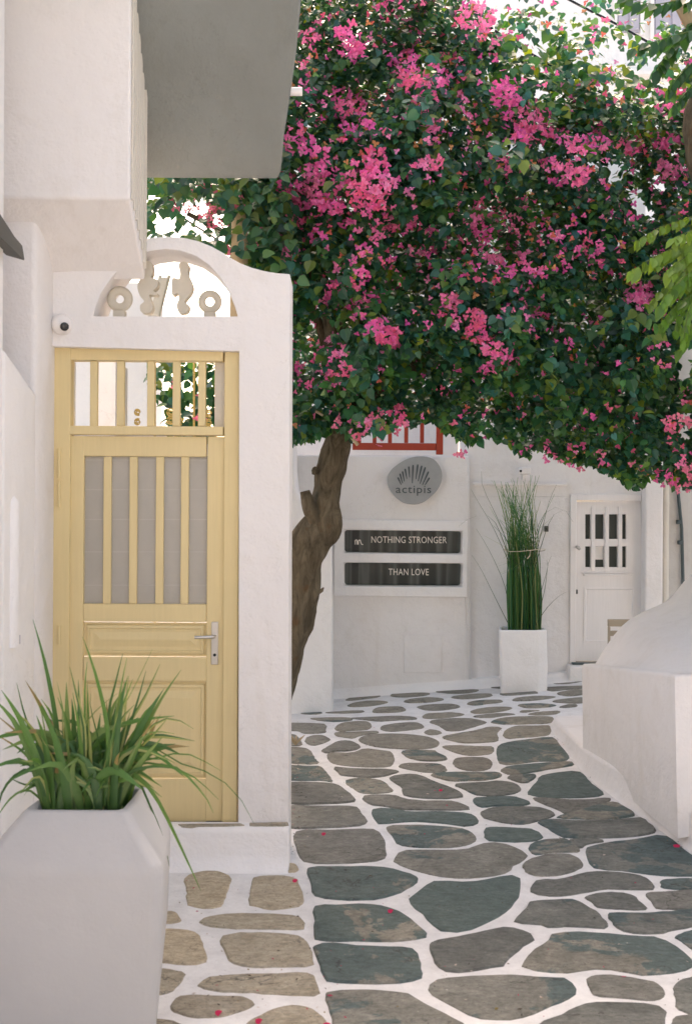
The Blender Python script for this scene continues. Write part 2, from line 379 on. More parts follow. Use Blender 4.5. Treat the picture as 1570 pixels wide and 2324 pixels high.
# flagstones, surveyed outlines: (x0, y0, scale) of each survey sheet, then outlines
SH = {'A': (700, 1680, 3.925), 'B': (1060, 1680, 3.925), 'C': (700, 1930, 3.0192), 'D': (1209, 1930, 3.0192),
      'E': (700, 2220, 3.0192), 'G': (1209, 2220, 3.0192), 'H': (380, 2100, 3.568)}
STONES = '''
A 640 275 700 250 830 235 960 220 965 245 830 265 700 280
A 665 330 760 298 900 283 1010 285 1055 297 980 320 850 338 730 342
A 910 380 960 350 1080 340 1180 340 1230 370 1180 392 1050 402 930 400
A 1085 232 1130 218 1280 210 1440 208 1450 225 1300 245 1150 248
A 1220 288 1290 270 1430 256 1520 258 1600 272 1520 290 1380 303 1260 303
A 1340 345 1430 322 1560 314 1680 312 1765 340 1700 360 1560 378 1430 375
A 1395 440 1440 410 1560 402 1680 397 1800 412 1760 432 1600 455 1440 458
A 125 348 200 343 285 350 200 364
A 210 408 290 372 380 380 410 402 340 416
A 450 400 620 386 800 380 805 396 640 406
A 300 455 480 448 690 453 690 478 560 488 400 478
A 700 455 900 445 1150 436 1320 448 1310 467 1100 477 980 487 840 472
A 70 505 260 500 440 515 440 560 430 598 250 605 180 580 70 570
A 545 555 600 510 720 490 850 490 890 520 870 560 760 575 640 580 600 590
A 540 600 640 595 800 590 940 585 950 600 780 625 720 650 650 645 560 630
A 985 550 1020 525 1150 505 1330 497 1400 530 1380 555 1200 578 1080 585 1000 570
A 250 670 290 635 400 625 470 650 485 668 420 700 330 725 265 700
A 60 625 140 620 180 650 215 710 150 725 60 700
A 415 775 460 745 560 690 660 680 730 700 780 740 690 775 540 780 470 800
A 780 665 830 635 950 615 1180 612 1400 630 1500 655 1560 700 1490 745 1300 760 1080 750 900 725 810 695
A 470 830 500 795 700 795 800 760 850 752 1000 770 1090 785 1115 870 1090 920 1000 938 750 930 560 910 490 880
A 60 750 200 745 290 770 340 850 380 890 300 905 60 880
A 60 930 300 930 400 935 460 1000 515 1080 400 1065 60 1055
A 540 940 700 955 1000 958 1160 975 1080 1005 930 1035 720 1028 610 1015 560 970
B -210 800 -190 775 70 775 130 800 215 845 180 870 60 878 -60 870 -160 840
B -240 935 -200 900 0 895 150 905 215 950 170 985 0 985 -90 970
B 115 195 250 180 480 170 530 180 450 205 250 212
B 260 250 330 233 480 220 640 218 650 240 500 262 350 265
B 420 315 470 290 580 278 740 278 750 298 620 312 500 328
B 745 212 800 190 940 172 1050 190 1110 208 980 222 790 230
B 870 270 950 250 1100 237 1270 240 1260 255 1100 275 900 287
B 460 385 540 358 700 342 845 345 830 370 700 395 540 408 470 400
B 920 325 980 312 1150 308 1290 325 1220 345 1080 355 980 350
B 480 438 640 415 800 405 890 415 780 430 640 450
B 940 388 980 375 1130 375 1060 388 970 398
B 1020 418 1100 395 1310 383 1300 408 1180 425
B 1260 290 1380 265 1560 252 1560 300 1400 305
B 1180 160 1240 145 1560 138 1560 160 1380 175 1250 188
B 1305 212 1400 190 1560 178 1560 220 1400 238
B 1210 95 1300 70 1450 62 1560 80 1480 105 1310 118
B 600 140 700 125 860 140 760 160 650 155
B 1330 345 1420 322 1490 325 1480 340 1380 350
B 50 490 120 470 280 458 440 460 560 480 605 500 520 530 380 570 290 582 220 575 130 520
B 655 495 700 470 820 450 1050 442 1250 452 1230 500 1060 510 900 515 720 510
B 180 640 300 610 520 570 620 540 700 538 755 548 710 600 720 670 640 690 440 700 330 690 220 660
B 775 610 820 560 920 532 1100 530 1225 530 1220 615 1100 635 900 650 810 655
B 5 590 60 568 150 585 160 605 90 620 30 610
B 180 735 300 722 520 730 668 735 660 795 560 815 430 820 300 790
B 720 730 830 690 1000 670 1240 645 1310 700 1410 860 1100 880 860 910 760 915 720 860
B 290 880 330 848 450 842 600 850 660 890 630 950 500 970 380 960 300 920
B 755 960 850 925 1100 905 1420 890 1440 920 1250 950 1050 985 850 1008 780 990
B 75 1015 150 990 400 995 700 985 760 1020 700 1040 590 1065 450 1070 250 1060 120 1040
B 820 1045 870 1015 1070 1010 1070 1045 1000 1090 930 1075
C 40 90 300 85 420 100 500 150 560 205 560 225 400 238 40 232
C 500 85 520 55 640 48 770 70 830 120 845 150 720 165 610 160 550 125
C 830 45 950 22 1050 30 1150 75 1300 130 1375 175 1350 195 1200 205 1000 190 935 170 915 115
C 635 185 850 175 940 205 1100 220 1300 220 1420 265 1400 285 1150 288 920 285 820 265 680 245
C 700 290 850 285 950 305 1200 305 1420 320 1495 380 1400 410 1200 385 1000 375 800 390 740 385
C 40 265 300 262 540 265 590 290 640 360 645 390 560 410 350 420 50 415
C 810 420 900 405 1100 405 1350 425 1440 455 1475 500 1440 540 1300 570 1080 572 900 550 860 500
C 120 460 400 445 650 435 720 445 770 490 790 560 790 640 700 675 450 690 200 685 150 620
C 865 675 920 600 1150 595 1400 590 1540 545 1670 545 1780 585 1862 640 1740 715 1730 745 1660 775 1430 803 1200 790 1050 750 920 710
C 215 735 400 725 750 725 880 750 1000 785 1035 810 1000 850 900 910 780 950 620 968 400 960 270 930 240 840
C 975 955 1060 890 1165 825 1400 830 1540 815 1757 778 1807 810 1802 890 1790 945 1737 1015 1640 1095 1540 1145 1400 1200 1250 1208 1180 1175 1080 1075 1000 1010
D -390 25 -240 8 40 8 120 28 60 54 -130 66 -260 68
D -210 95 0 80 100 70 220 85 275 130 230 165 100 180 0 180 -70 170 -150 130
D 185 45 220 28 375 22 370 50 310 82 250 75
D 330 150 350 120 400 70 430 30 560 5 720 0 790 70 900 165 800 190 640 198 450 190 340 172
D -80 205 0 195 200 190 270 205 345 235 280 255 120 255 -30 262
D 375 200 480 200 640 212 800 212 930 198 940 220 800 270 690 300 610 315 570 290 450 245
D -20 320 0 295 100 270 300 268 430 275 520 310 520 335 430 365 300 395 150 385 20 355
D 550 345 700 300 850 255 980 232 1040 260 1130 320 1060 345 900 358 700 355
D 405 385 500 360 700 372 950 372 1180 352 1230 385 1290 440 1240 470 1100 490 900 497 700 497 620 497 540 465 470 420
D 10 440 60 420 280 425 370 435 435 480 430 505 330 525 120 525 25 510
D 340 565 420 525 560 512 630 520 715 595 600 605 480 612 380 625
D 650 515 780 510 900 522 780 545 715 575 675 548
D 300 705 380 660 500 630 650 635 720 670 735 710 680 745 560 780 400 785 330 755
D 775 600 780 570 950 535 1150 515 1330 485 1400 510 1500 590 1610 680 1610 780 1400 785 1200 770 1050 745 850 730 790 680
D 360 905 385 835 450 815 560 815 700 780 830 755 1000 760 1180 785 1240 820 1280 880 1150 890 950 885 780 905 620 935 440 935
D 1340 845 1370 812 1640 815 1640 880 1370 878
D 765 950 870 920 1000 912 1100 925 1180 985 1225 1028 1180 1040 1000 1036 870 1025 810 975
D 1225 925 1400 910 1640 900 1640 1022 1400 1035 1310 1033 1270 985
E 260 150 420 140 600 130 750 140 900 190 1000 255 1100 350 1080 375 900 400 700 400 450 400 280 385 265 320 275 260
E 260 450 380 425 600 445 850 450 1000 465 1040 530 1060 640 1050 685 950 705 750 720 450 715 350 690 300 560
E 360 800 600 780 850 795 980 820 1080 890 1200 950 1350 1025 1400 1080 1200 1200 600 1200 420 1080 410 980 380 900
E 1135 460 1170 410 1350 380 1540 340 1690 308 1800 325 1907 372 1880 405 1800 455 1760 500 1700 555 1690 583 1540 612 1350 635 1220 615 1180 560
E 1115 770 1200 690 1400 672 1740 658 1950 675 2130 682 2195 720 2230 790 2150 850 2030 890 1870 965 1740 993 1580 993 1440 965 1330 910 1200 840
G 235 255 330 150 345 115 450 108 580 100 690 105 800 165 880 220 930 305 800 300 600 290 500 305 450 280 350 270
G 945 205 1200 200 1400 188 1640 165 1640 270 1400 325 1300 345 1150 345 1020 315 975 250
G 290 595 330 520 400 455 490 400 530 350 700 340 900 350 1100 370 1300 380 1420 430 1530 510 1570 560 1550 610 1400 640 1200 655 1050 630 900 605 760 620 680 640 500 640 370 625
G 1450 365 1640 315 1640 500 1500 410
G 785 690 850 660 1000 660 1150 685 1290 715 1350 770 1355 820 1270 850 1050 830 850 815 800 760
G 400 1040 560 970 720 890 850 870 1050 870 1250 885 1360 920 1350 990 1310 1120 900 1180 450 1180
G 1450 720 1640 680 1640 945 1470 915 1445 820
G 1420 1027 1450 970 1640 975 1640 1180 1400 1180
H 800 225 900 218 1250 218 1275 285 1060 272 900 260
H 300 345 400 300 540 282 640 305 695 350 650 500 610 590 480 610 380 600 320 570 320 450
H 880 500 905 360 950 335 1130 328 1270 350 1305 400 1335 570 1150 615 1050 620 950 595 875 575
H -150 660 170 650 240 700 200 740 -150 748
H 435 735 520 690 700 665 950 660 1220 670 1330 700 1360 770 1340 800 1100 795 900 795 700 790 520 770
H -150 830 120 805 320 810 410 850 450 950 490 1070 400 1110 260 1110 110 1090 -150 1070
H 615 900 650 860 850 838 1200 855 1340 890 1400 970 1425 1090 1390 1130 1150 1130 950 1137 780 1120 700 1070 640 960
H -150 1160 105 1155 250 1175 295 1205 230 1290 130 1360 -150 1370
H 425 1300 530 1235 780 1210 1100 1200 1400 1195 1450 1260 1490 1370 1400 1385 1100 1380 800 1355 560 1345
H 175 1510 210 1430 320 1395 560 1405 800 1410 910 1455 860 1500 700 1560 560 1585 400 1585 250 1550
H 860 1640 1000 1560 1130 1500 1300 1480 1440 1520 1510 1580 1540 1760 860 1760
H -100 1620 240 1640 280 1800 -100 1800
'''
def stone_from(pts, mat, parent, zf=gz, up=0.005, name='paving_stone', n=30):
    pts = [Vector((p.x, p.y, 0)) for p in pts]
    pts = resample(catmull(pts, 6, True), n, True)
    area = sum(a.x * b.y - b.x * a.y for a, b in zip(pts, pts[1:] + pts[:1])) / 2
    if area < 0: pts.reverse()
    per = sum((b - a).length for a, b in zip(pts, pts[1:] + pts[:1]))
    ins = min(0.006, 0.16 * 2 * abs(area) / per)
    sd_ = rnd.random() * 50
    outer, inner = [], []
    for i, p in enumerate(pts):
        t = (pts[(i + 1) % n] - pts[i - 1]).normalized(); nn = Vector((-t.y, t.x, 0))
        j = 0.006 * mnoise.noise(p * 22 + Vector((sd_, 0, 0))) + 0.005 * mnoise.noise(p * 60 + Vector((sd_, 9, 0)))
        outer.append(p - nn * (j + 0.012)); inner.append(p + nn * (ins - .006 - j))
    bm = BM()
    lift = up + rnd.uniform(-0.002, 0.006)
    tx, ty = rnd.uniform(-0.012, 0.012), rnd.uniform(-0.012, 0.012)
    c = sum(pts, Vector()) / n
    def top(p): return zf(p.x, p.y) + max(lift + (p.x - c.x) * tx + (p.y - c.y) * ty, .0035)
    vo = [bm.verts.new((p.x, p.y, zf(p.x, p.y) - 0.008)) for p in outer]
    vi = [bm.verts.new((p.x, p.y, top(p))) for p in inner]
    for i in range(n): bm.faces.new((vo[i], vo[(i + 1) % n], vi[(i + 1) % n], vi[i]))
    bm.faces.new(vi)
    o = mk(name, bm, mat, parent); return o
k = 0
for ln in STONES.strip().splitlines():
    w = ln.split(); x0, y0, sc = SH[w[0]]; v = [float(t) for t in w[1:]]
    pts = [PG((x0 + a / sc) * 0.90804, (y0 + b / sc) * 0.90804) for a, b in zip(v[::2], v[1::2])]
    c = sum(pts, Vector()) / len(pts)
    if w[0] == 'H': mt = M_STONE_B
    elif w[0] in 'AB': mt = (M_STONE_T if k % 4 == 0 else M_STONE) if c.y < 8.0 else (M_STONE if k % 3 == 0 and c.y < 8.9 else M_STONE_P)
    else: mt = M_STONE_T if (c.x > 0.15 and (k % 5) not in (1, 4)) else M_STONE
    stone_from(pts, mt, street); k += 1

# a few more flagstones just below and beside the frame, laid in the same way
for (x, y, w_, h_) in ((-0.75, 3.2, .3, .16), (-0.3, 3.3, .24, .18), (0.25, 3.45, .3, .2), (0.9, 3.5, .33, .2), (1.5, 3.55, .3, .2), (2.1, 3.7, .3, .22), (2.0, 4.35, .28, .2)):
    stone_from([Vector((x + w_ * math.cos(a) * rnd.uniform(.85, 1.1), y + h_ * math.sin(a) * rnd.uniform(.85, 1.1), 0)) for a in (0, .8, 1.6, 2.4, 3.1, 3.9, 4.7, 5.5)], M_STONE_T, street)

# ------------------------------------------------------------------ gate wall
YW = 5.83
gate_wall = thing('gate_wall', 'white plastered gate wall with a scalloped top and a half round opening over the yellow door', 'wall', P(390, 1960, YW))
outer = [(654, 2010), (658, 622), (628, 620), (600, 615), (570, 607), (545, 597), (525, 586), (505, 573), (480, 559), (450, 547), (420, 540), (390, 537), (360, 538),
         (330, 541), (300, 549), (270, 560), (245, 573), (220, 590), (190, 607), (160, 616), (60, 620), (40, 2010)]
lun = [(212, 718), (218, 695), (230, 665), (250, 635), (275, 606), (305, 584), (340, 570), (375, 565), (410, 569), (445, 581), (475, 602), (500, 630), (520, 662), (533, 695), (540, 718)]
dhole = [(117, 786), (543, 797), (541, 1888), (110, 1888)]
bm = BM(); extr(bm, [pl(outer, YW), pl(lun, YW), pl(dhole, YW)], YW, YW + 0.32)
mk('wall', bm, M_WHITE, gate_wall, bevel=0.018, seg=3)
def sea(pts): return [(199.8 + u * .3008, 381.4 + v * .3008) for u, v in pts]
def soft(pts, n=4): return [(q.x, q.y) for q in catmull([Vector((a, b, 0)) for a, b in pts], n, True)]
for pts in ([(410, 725), (450, 705), (488, 725), (495, 790), (480, 830), (530, 850), (528, 900), (500, 930), (530, 950), (520, 965), (470, 960), (480, 1000), (495, 1050), (480, 1090), (440, 1100), (405, 1085), (400, 1040), (430, 1010), (400, 970), (380, 910), (390, 860), (410, 830), (405, 780)],
            [(690, 730), (730, 712), (765, 735), (760, 800), (780, 850), (795, 900), (780, 950), (740, 1000), (735, 1020), (765, 1040), (760, 1080), (730, 1100), (690, 1095), (675, 1040), (690, 990), (680, 950), (640, 960), (640, 840), (690, 840), (700, 800)]):
    bm = BM(); extr(bm, [pl(soft(sea(pts)), YW + .12)], YW + .10, YW + .17)
    mk('carved_seahorse', bm, M_CERAMIC, gate_wall, bevel=0.008)
for (u, v, R_, r_) in ((243, 990, 98, 31), (922, 1010, 90, 33)):
    c = P(*sea([(u, v)])[0], YW + .13); kx = .3008 / F * (YW + .13)
    bm = BM(); rings = []
    for i in range(28):
        a = 2 * math.pi * i / 28; rm, rt = (R_ + r_) / 2 * kx, (R_ - r_) / 2 * kx
        rings.append([Vector((c.x + (rm + rt * math.cos(b)) * math.cos(a), c.y + rt * .75 * math.sin(b), c.z + (rm + rt * math.cos(b)) * math.sin(a))) for b in [2 * math.pi * q / 12 for q in range(12)]])
    rings.append(rings[0]); loft(bm, rings, caps=False)
    box(bm, c.x - .03, c.x + .03, c.y - .03, c.y + .03, P(*sea([(u, 1108)])[0], YW).z - .01, c.z - R_ * kx * .93)
    mk('carved_ring', bm, M_CERAMIC, gate_wall, smooth=True)

step = thing('door_step', 'white plastered step with two flat stone strips below the yellow door', 'step', P(390, 1960, 5.6))
bm = BM(); a = P(110, 1885, YW); b = P(652, 1885, YW)
prof = [(YW + .02, -.05), (YW + .02, .205), (5.765, .200), (5.752, .192), (5.747, .17), (5.742, .07), (5.725, .03), (5.68, .010), (5.62, -.02)]
loft(bm, [[Vector((x, y, z)) for y, z in prof] for x in (a.x, b.x + .015)])
mk('riser', bm, M_BRIGHT, step, bevel=0.008, seg=2, ang=50)
def stepz(x, y): return .2035
for q in ([(420, 1884), (540, 1878), (552, 1882), (540, 1888), (470, 1893), (400, 1897), (395, 1890)], [(566, 1879), (600, 1879), (650, 1874), (652, 1882), (610, 1888), (566, 1887)]):
    pts = []
    for px, py in q:
        x, y = unroll(px, py); Y = F * (CAMZ - .203) / (y - HY); pts.append(Vector(((x - CX) / F * Y, 5.772 + .045 * (1 - (py - 1872) / 24), 0)))
    stone_from(pts, M_STONE_B, step, stepz, 0.004, 'stone_strip', 16)

# ------------------------------------------------------------------ yellow door
YD = YW + .05
door = thing('yellow_door', 'pale ochre yellow wooden door with barred panes set in the white gate wall', 'door', P(330, 1880, YD))
bm = BM(); pbox(bm, 117, 787, 158, 1880, YD, YD, YD + .09); pbox(bm, 507, 796, 541, 1880, YD, YD, YD + .09); mk('frame', bm, M_YELLOW, door, bevel=.004)
bm = BM(); pbox(bm, 158.5, 788, 506.5, 818, YD, YD + .004, YD + .09); mk('frame_head', bm, M_YELLOW, door, bevel=.004)
bm = BM(); pbox(bm, 158.5, 967, 506.5, 987, YD, YD + .002, YD + .09); mk('transom_bar', bm, M_YELLOW, door, bevel=.004)
for x in (203, 264, 333, 391, 449):
    bm = BM(); pbox(bm, x, 818.3, x + 17, 966.7, YD, YD + .018, YD + .05); mk('transom_slat', bm, M_YELLOW, door, bevel=.003)
bm = BM(); pbox(bm, 484, 819, 506, 966.5, YD, YD + .075, YD + .09); mk('transom_return', bm, M_CREAM, door)
bm = BM(); pbox(bm, 159, 819, 163, 966.5, YD, YD + .075, YD + .09); mk('transom_return', bm, M_CREAM, door)
YL = YD + .022
leaf = YL
for (n_, x0, y0, x1, y1, dy) in (('stile', 148, 989, 189, 1866, 0), ('stile', 469, 991, 509, 1864, 0), ('rail', 189.3, 990, 468.7, 1036, .003), ('rail', 189.3, 1371, 468.7, 1412, .003),
                                 ('rail', 189.3, 1492, 468.7, 1546, .003), ('rail', 189.3, 1769, 468.7, 1865, .003)):
    bm = BM(); pbox(bm, x0, y0, x1, y1, YL, YL + dy, YL + .045); mk(n_, bm, M_YELLOW, door, bevel=.004)
for (x0, y0, x1, y1) in ((189.5, 1412.4, 468.5, 1491.6), (189.5, 1546.4, 468.5, 1768.6)):
    a = P(x0, y0, YL); b = P(x1, y1, YL); bm = BM()
    rings = []
    for ins, dy in ((0, .024), (.012, .024), (.016, .016), (.03, .013), (.034, .021), (.05, .021), (.085, .011)):
        rings.append([Vector((x, YL + dy, z)) for x, z in ((a.x + ins, b.z + ins), (b.x - ins, b.z + ins), (b.x - ins, a.z - ins), (a.x + ins, a.z - ins))])
    vr = loft(bm, rings, caps=False); bm.faces.new(vr[-1]); bmesh.ops.recalc_face_normals(bm, faces=bm.faces[:])
    mk('panel', bm, M_YELLOW, door)
for x in (234, 293, 353, 410):
    bm = BM(); pbox(bm, x, 1036.4, x + 18, 1370.6, YL, YL + .010, YL + .030); mk('window_bar', bm, M_YELLOW, door, bevel=.003)
for x0, x1 in ((189, 234), (252, 293), (311, 353), (371, 410), (428, 469)):
    bm = BM(); pbox(bm, x0 - 3, 1034, x1 + 3, 1372, YL, YL + .031, YL + .036)
    pn = mk('pane', bm, M_FROST, door)
    for yy in (1041, 1110, 1178, 1252, 1328):
        bm = BM(); pbox(bm, x0 + 1, yy, x1 - 1, yy + (5 if yy == 1041 else 2.2), YL, YL + .0285, YL + .0305)
        h = mk('blind_hem', bm, M_BLIND, None); par(h, door); par(h, pn)
bm = BM(); pbox(bm, 480, 1411, 496, 1508, YL, YL - .008, YL + .001); pt = mk('handle_plate', bm, M_STEEL, door, bevel=.003)
bm = BM(); c = P(488, 1443, YL); d = P(445, 1444, YL)
tube(bm, [(c.x, YL - .006, c.z), (c.x, YL - .045, c.z), (c.x - .012, YL - .052, c.z), (d.x, YL - .050, d.z)], [.010, .009, .009, .008], 10); mk('lever', bm, M_STEEL, door, smooth=True)
bm = BM(); c = P(488, 1486, YL); tube(bm, [(c.x, YL - .011, c.z), (c.x, YL - .004, c.z)], .008, 10); mk('keyhole', bm, M_BLACK, door)
for y0, y1 in ((1018, 1085), (1092, 1150), (1418, 1462)):
    bm = BM(); a = P(138, y0, YL); b = P(138, y1, YL); tube(bm, [(a.x, YD - .004, a.z), (a.x, YD - .004, (a.z + b.z) / 2), (a.x, YD - .004, b.z)], .009, 8); mk('hinge', bm, M_YELLOW, door, smooth=True)
bm = BM(); pbox(bm, 149, 1867, 508, 1882, YD, YL + .006, YD + .09); mk('threshold', bm, M_DARKMETAL, door)

# security camera on gate wall
cm = thing('security_camera', 'round white dome security camera with a black lens on the gate wall', 'camera', P(145, 738, YW))
c = P(142, 737, YW); bm = BM(); rr = 24 / F * YW
rings = [[Vector((c.x + r * math.cos(t), YW - d, c.z + r * math.sin(t))) for t in [2 * math.pi * q / 24 for q in range(24)]] for d, r in ((-.004, rr), (.014, rr), (.03, rr * .92), (.045, rr * .72), (.054, rr * .4), (.056, rr * .1))]
loft(bm, rings); bmesh.ops.recalc_face_normals(bm, faces=bm.faces[:]); mk('dome', bm, M_DOORWHITE, cm, smooth=True)
c2 = P(147, 741, YW - .05); bm = BM()
dirn = Vector((.35, -1, -.25)).normalized(); tube(bm, [c2 + dirn * -.012, c2 + dirn * .010, c2 + dirn * .014], [.022, .022, .015], 14); mk('lens', bm, M_BLACK, cm, smooth=True)

# ------------------------------------------------------------------ house along the left, with oriel
XL = -1.515
house = thing('white_house', 'white house along the alley with an overhanging oriel above the yellow door', 'house', (XL, 4, 0))
bm = BM()
box(bm, XL - .45, XL, -4, 5.04, -.05, 7.0)
mk('wall', bm, M_BRIGHT, house, bevel=.03, seg=3)
bm = BM(); za, zb = P(12, 790, 5.04).z, P(85, 895, 5.57).z
v = box(bm, XL - .45, XL - .001, 5.0405, 5.5695, -.05, zb)
for q in v:
    if q.co.z > 1 and q.co.y < 5.2: q.co.z = za
mk('niche_sill', bm, M_BRIGHT, house, bevel=.02, seg=3)
bm = BM(); ring = []
for z in (-.05, 7.0): ring.append([Vector((XL - .45, 5.57, z)), Vector((XL - .012, 5.57, z)), Vector((XL, 5.60, z)), Vector((XL + .012, 5.66, z)), Vector((XL + .012, 5.76, z)), Vector((XL - .005, YW + .30, z)), Vector((XL - .45, YW + .30, z))])
loft(bm, ring); bmesh.ops.recalc_face_normals(bm, faces=bm.faces[:]); mk('corner_pier', bm, M_WHITE, house, bevel=.02, seg=3, ang=20)
bm = BM(); box(bm, XL - .45, XL - .24, 5.041, 5.569, zb - .3, 7.0); mk('niche_back', bm, M_WHITE, house)
bm = BM(); box(bm, XL - .23, XL - .20, 5.46, 5.50, 2.4, 3.2); mk('niche_rod', bm, M_SHUTTER, house)
# plaster ridge over a pipe, low on the wall
bm = BM(); yy = 5.20; z0, z1 = P(22, 1468, yy).z, P(25, 1140, yy).z
rings = []
for z, s in ((z0, 1), (z1 - .03, 1), (z1, .9), (z1 + .02, .55), (z1 + .03, .12)):
    rings.append([Vector((XL - .01 + .035 * s * math.sin(t), yy + .055 * s * -math.cos(t), z)) for t in [math.pi * q / 8 for q in range(9)]])
loft(bm, rings); bmesh.ops.recalc_face_normals(bm, faces=bm.faces[:]); mk('pipe_casing', bm, M_BRIGHT, house, smooth=True)
bm = BM(); tube(bm, [(XL + .012, yy + .03, z0 + .01), (XL + .012, yy + .03, z0 + .05)], .012, 8); mk('pipe_end', bm, M_SHUTTER, house)
# oriel
zf, zw = P(150, 450, 5.45).z, P(200, 618, YW).z
XO = P(296, 300, 5.45).x
bm = BM()
prof = [(5.45, 7.0), (5.45, zf), (YW + .05, zw - .03), (YW + .052, 7.0)]
loft(bm, [[Vector((x, y, z)) for y, z in prof] for x in (XL - .2, XO)]); bmesh.ops.recalc_face_normals(bm, faces=bm.faces[:])
mk('oriel', bm, M_WHITE, house, bevel=.012, seg=3)
for i in range(6):
    y0 = 5.475 + i * .055; zl = zf - (y0 - 5.45) / .43 * (zf - zw) + .02
    bm = BM(); box(bm, XO + .0005, XO + .010, y0, y0 + .03, zl, 5.2); mk('batten', bm, M_CREAM, house, bevel=.004)
bm = BM(); zc = zw - .01
loft(bm, [[Vector((x, y, z)) for y, z in ((YW - .03, zw + .05), (YW - .003, zw + .02), (YW - .003, 5.0), (YW - .03, 5.0))] for x in (XO + .0005, XO + .016)]); bmesh.ops.recalc_face_normals(bm, faces=bm.faces[:]); mk('edge_trim', bm, M_CREAM, house)

bm = BM(); box(bm, XL - .45, -.25, 3.9, 5.44, 5.0, 5.16); mk('shade_slab', bm, M_RENDER, house, bevel=.02)  # unseen slab added above the frame to darken the oriel top
# dark lamp hood on left wall
lamp = thing('wall_lamp', 'dark metal wedge shaped lamp hood high on the left alley wall', 'lamp', (XL, 4.9, 3))
bm = BM(); a = P(-40, 560, 4.95); zt = P(0, 522, 4.95).z
loft(bm, [[Vector((XL - .02, y, z)) for y, z in ((4.75, a.z + .02), (5.12, a.z), (5.10, a.z + .05), (4.98, zt + .02), (4.75, zt + .06))],
          [Vector((XL + .06, y, z)) for y, z in ((4.75, a.z), (5.14, a.z - .02), (5.10, a.z + .04), (4.98, zt - .02), (4.75, zt + .03))]]); bmesh.ops.recalc_face_normals(bm, faces=bm.faces[:])
mk('hood', bm, M_DARKMETAL, lamp, bevel=.004)
bm = BM(); box(bm, XL - .02, XL + .012, 4.72, 4.90, zt + .05, zt + .16); mk('bracket', bm, M_DARKMETAL, lamp, bevel=.004)

# balcony over the gate
balc = thing('balcony', 'grey rendered balcony with a sloping underside above the gate wall', 'balcony', P(500, 200, 5.8))
prof = []
for (yb, pyb) in ((6.12, 405), (6.06, 385), (5.95, 305), (5.8, 205), (5.68, 110), (5.55, 0)):
    prof.append((yb, P(560, pyb, yb).z))
prof += [(5.40, 4.62), (5.2, 5.0), (5.1, 5.5), (6.17, 5.5), (6.17, prof[0][1] + .02)]
def xe(y): 
    return {6.12: P(640, 405, 6.12).x - .02, 6.06: P(640, 385, 6.06).x}.get(y, P(640 + 43 * sstep(6.1, 5.5, y), 200, y).x if y < 6.06 else P(636, 405, 6.12).x - .02)
bm = BM()
loft(bm, [[Vector((XL - 1.0, y, z)) for y, z in prof], [Vector((XL + .3, y, z)) for y, z in prof], [Vector((xe(y) if y > 5.45 else -.2, y, z)) for y, z in prof]]); bmesh.ops.recalc_face_normals(bm, faces=bm.faces[:])
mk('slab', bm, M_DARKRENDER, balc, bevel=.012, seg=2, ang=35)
bm = BM(); c = P(650, 203, 5.82); tube(bm, [(c.x - .1, 5.85, c.z), (P(686, 200, 5.85).x, 5.85, c.z)], .022, 12)
mk('drain_spout', bm, M_DOORWHITE, balc, smooth=True)

# ------------------------------------------------------------------ planter and strap leaved plant
pz1 = P(200, 1842, 3.78).z; pz0 = P(372, 1976, 3.70).z
planter = thing('planter', 'large pale grey concrete planter with sloping shoulders holding the strap leaved plant', 'planter', (-.9, 3.95, 0))
def ringxy(xl, xr, yf, yb, xlb, xrb, z, ch=.03):
    return [Vector(p) for p in ((xl + ch, yf, z), (xr - ch, yf, z), (xr, yf + ch, z), (xrb, yb - ch, z), (xrb - ch, yb, z), (xlb + ch, yb, z), (xlb, yb - ch, z), (xl, yf + ch, z))]
xr0, xr1 = P(372, 1976, 3.70).x, P(360, 2300, 3.68).x
tl, tr = P(52, 1852, 3.78).x, P(290, 1840, 3.78).x
xl0 = 2 * (tl + tr) / 2 - xr0
bm = BM()
rg = [ringxy(xl0 + .05, xr1 - .03, 3.72, 4.18, xl0 + .08, xr1 - .09, -.01), ringxy(xl0 + .02, xr1, 3.69, 4.22, xl0 + .05, xr1 - .05, .35), ringxy(xl0, xr0, 3.68, 4.24, xl0 + .04, xr0 - .055, pz0 - .02),
      ringxy(xl0 + .008, xr0 - .008, 3.688, 4.235, xl0 + .045, xr0 - .06, pz0 + .015),
      ringxy(tl, tr, 3.79, 4.16, tl + .03, tr + .01, pz1, .02), ringxy(tl + .03, tr - .03, 3.82, 4.13, tl + .05, tr - .02, pz1 - .004, .02), ringxy(tl + .035, tr - .035, 3.825, 4.12, tl + .055, tr - .025, pz1 - .07, .02)]
loft(bm, rg, caps=False); bm.faces.new([bm.verts[i] for i in range(0)] or [v for v in bm.verts][:8][::-1]); bmesh.ops.recalc_face_normals(bm, faces=bm.faces[:])
mk('tub', bm, M_CONC, planter, bevel=.012, seg=3, ang=22)
bm = BM(); vs_ = [bm.verts.new(p) for p in ringxy(tl + .028, tr - .028, 3.82, 4.13, tl + .05, tr - .02, pz1 - .05, .02)]; bm.faces.new(vs_); mk('soil', bm, M_SOIL, planter)

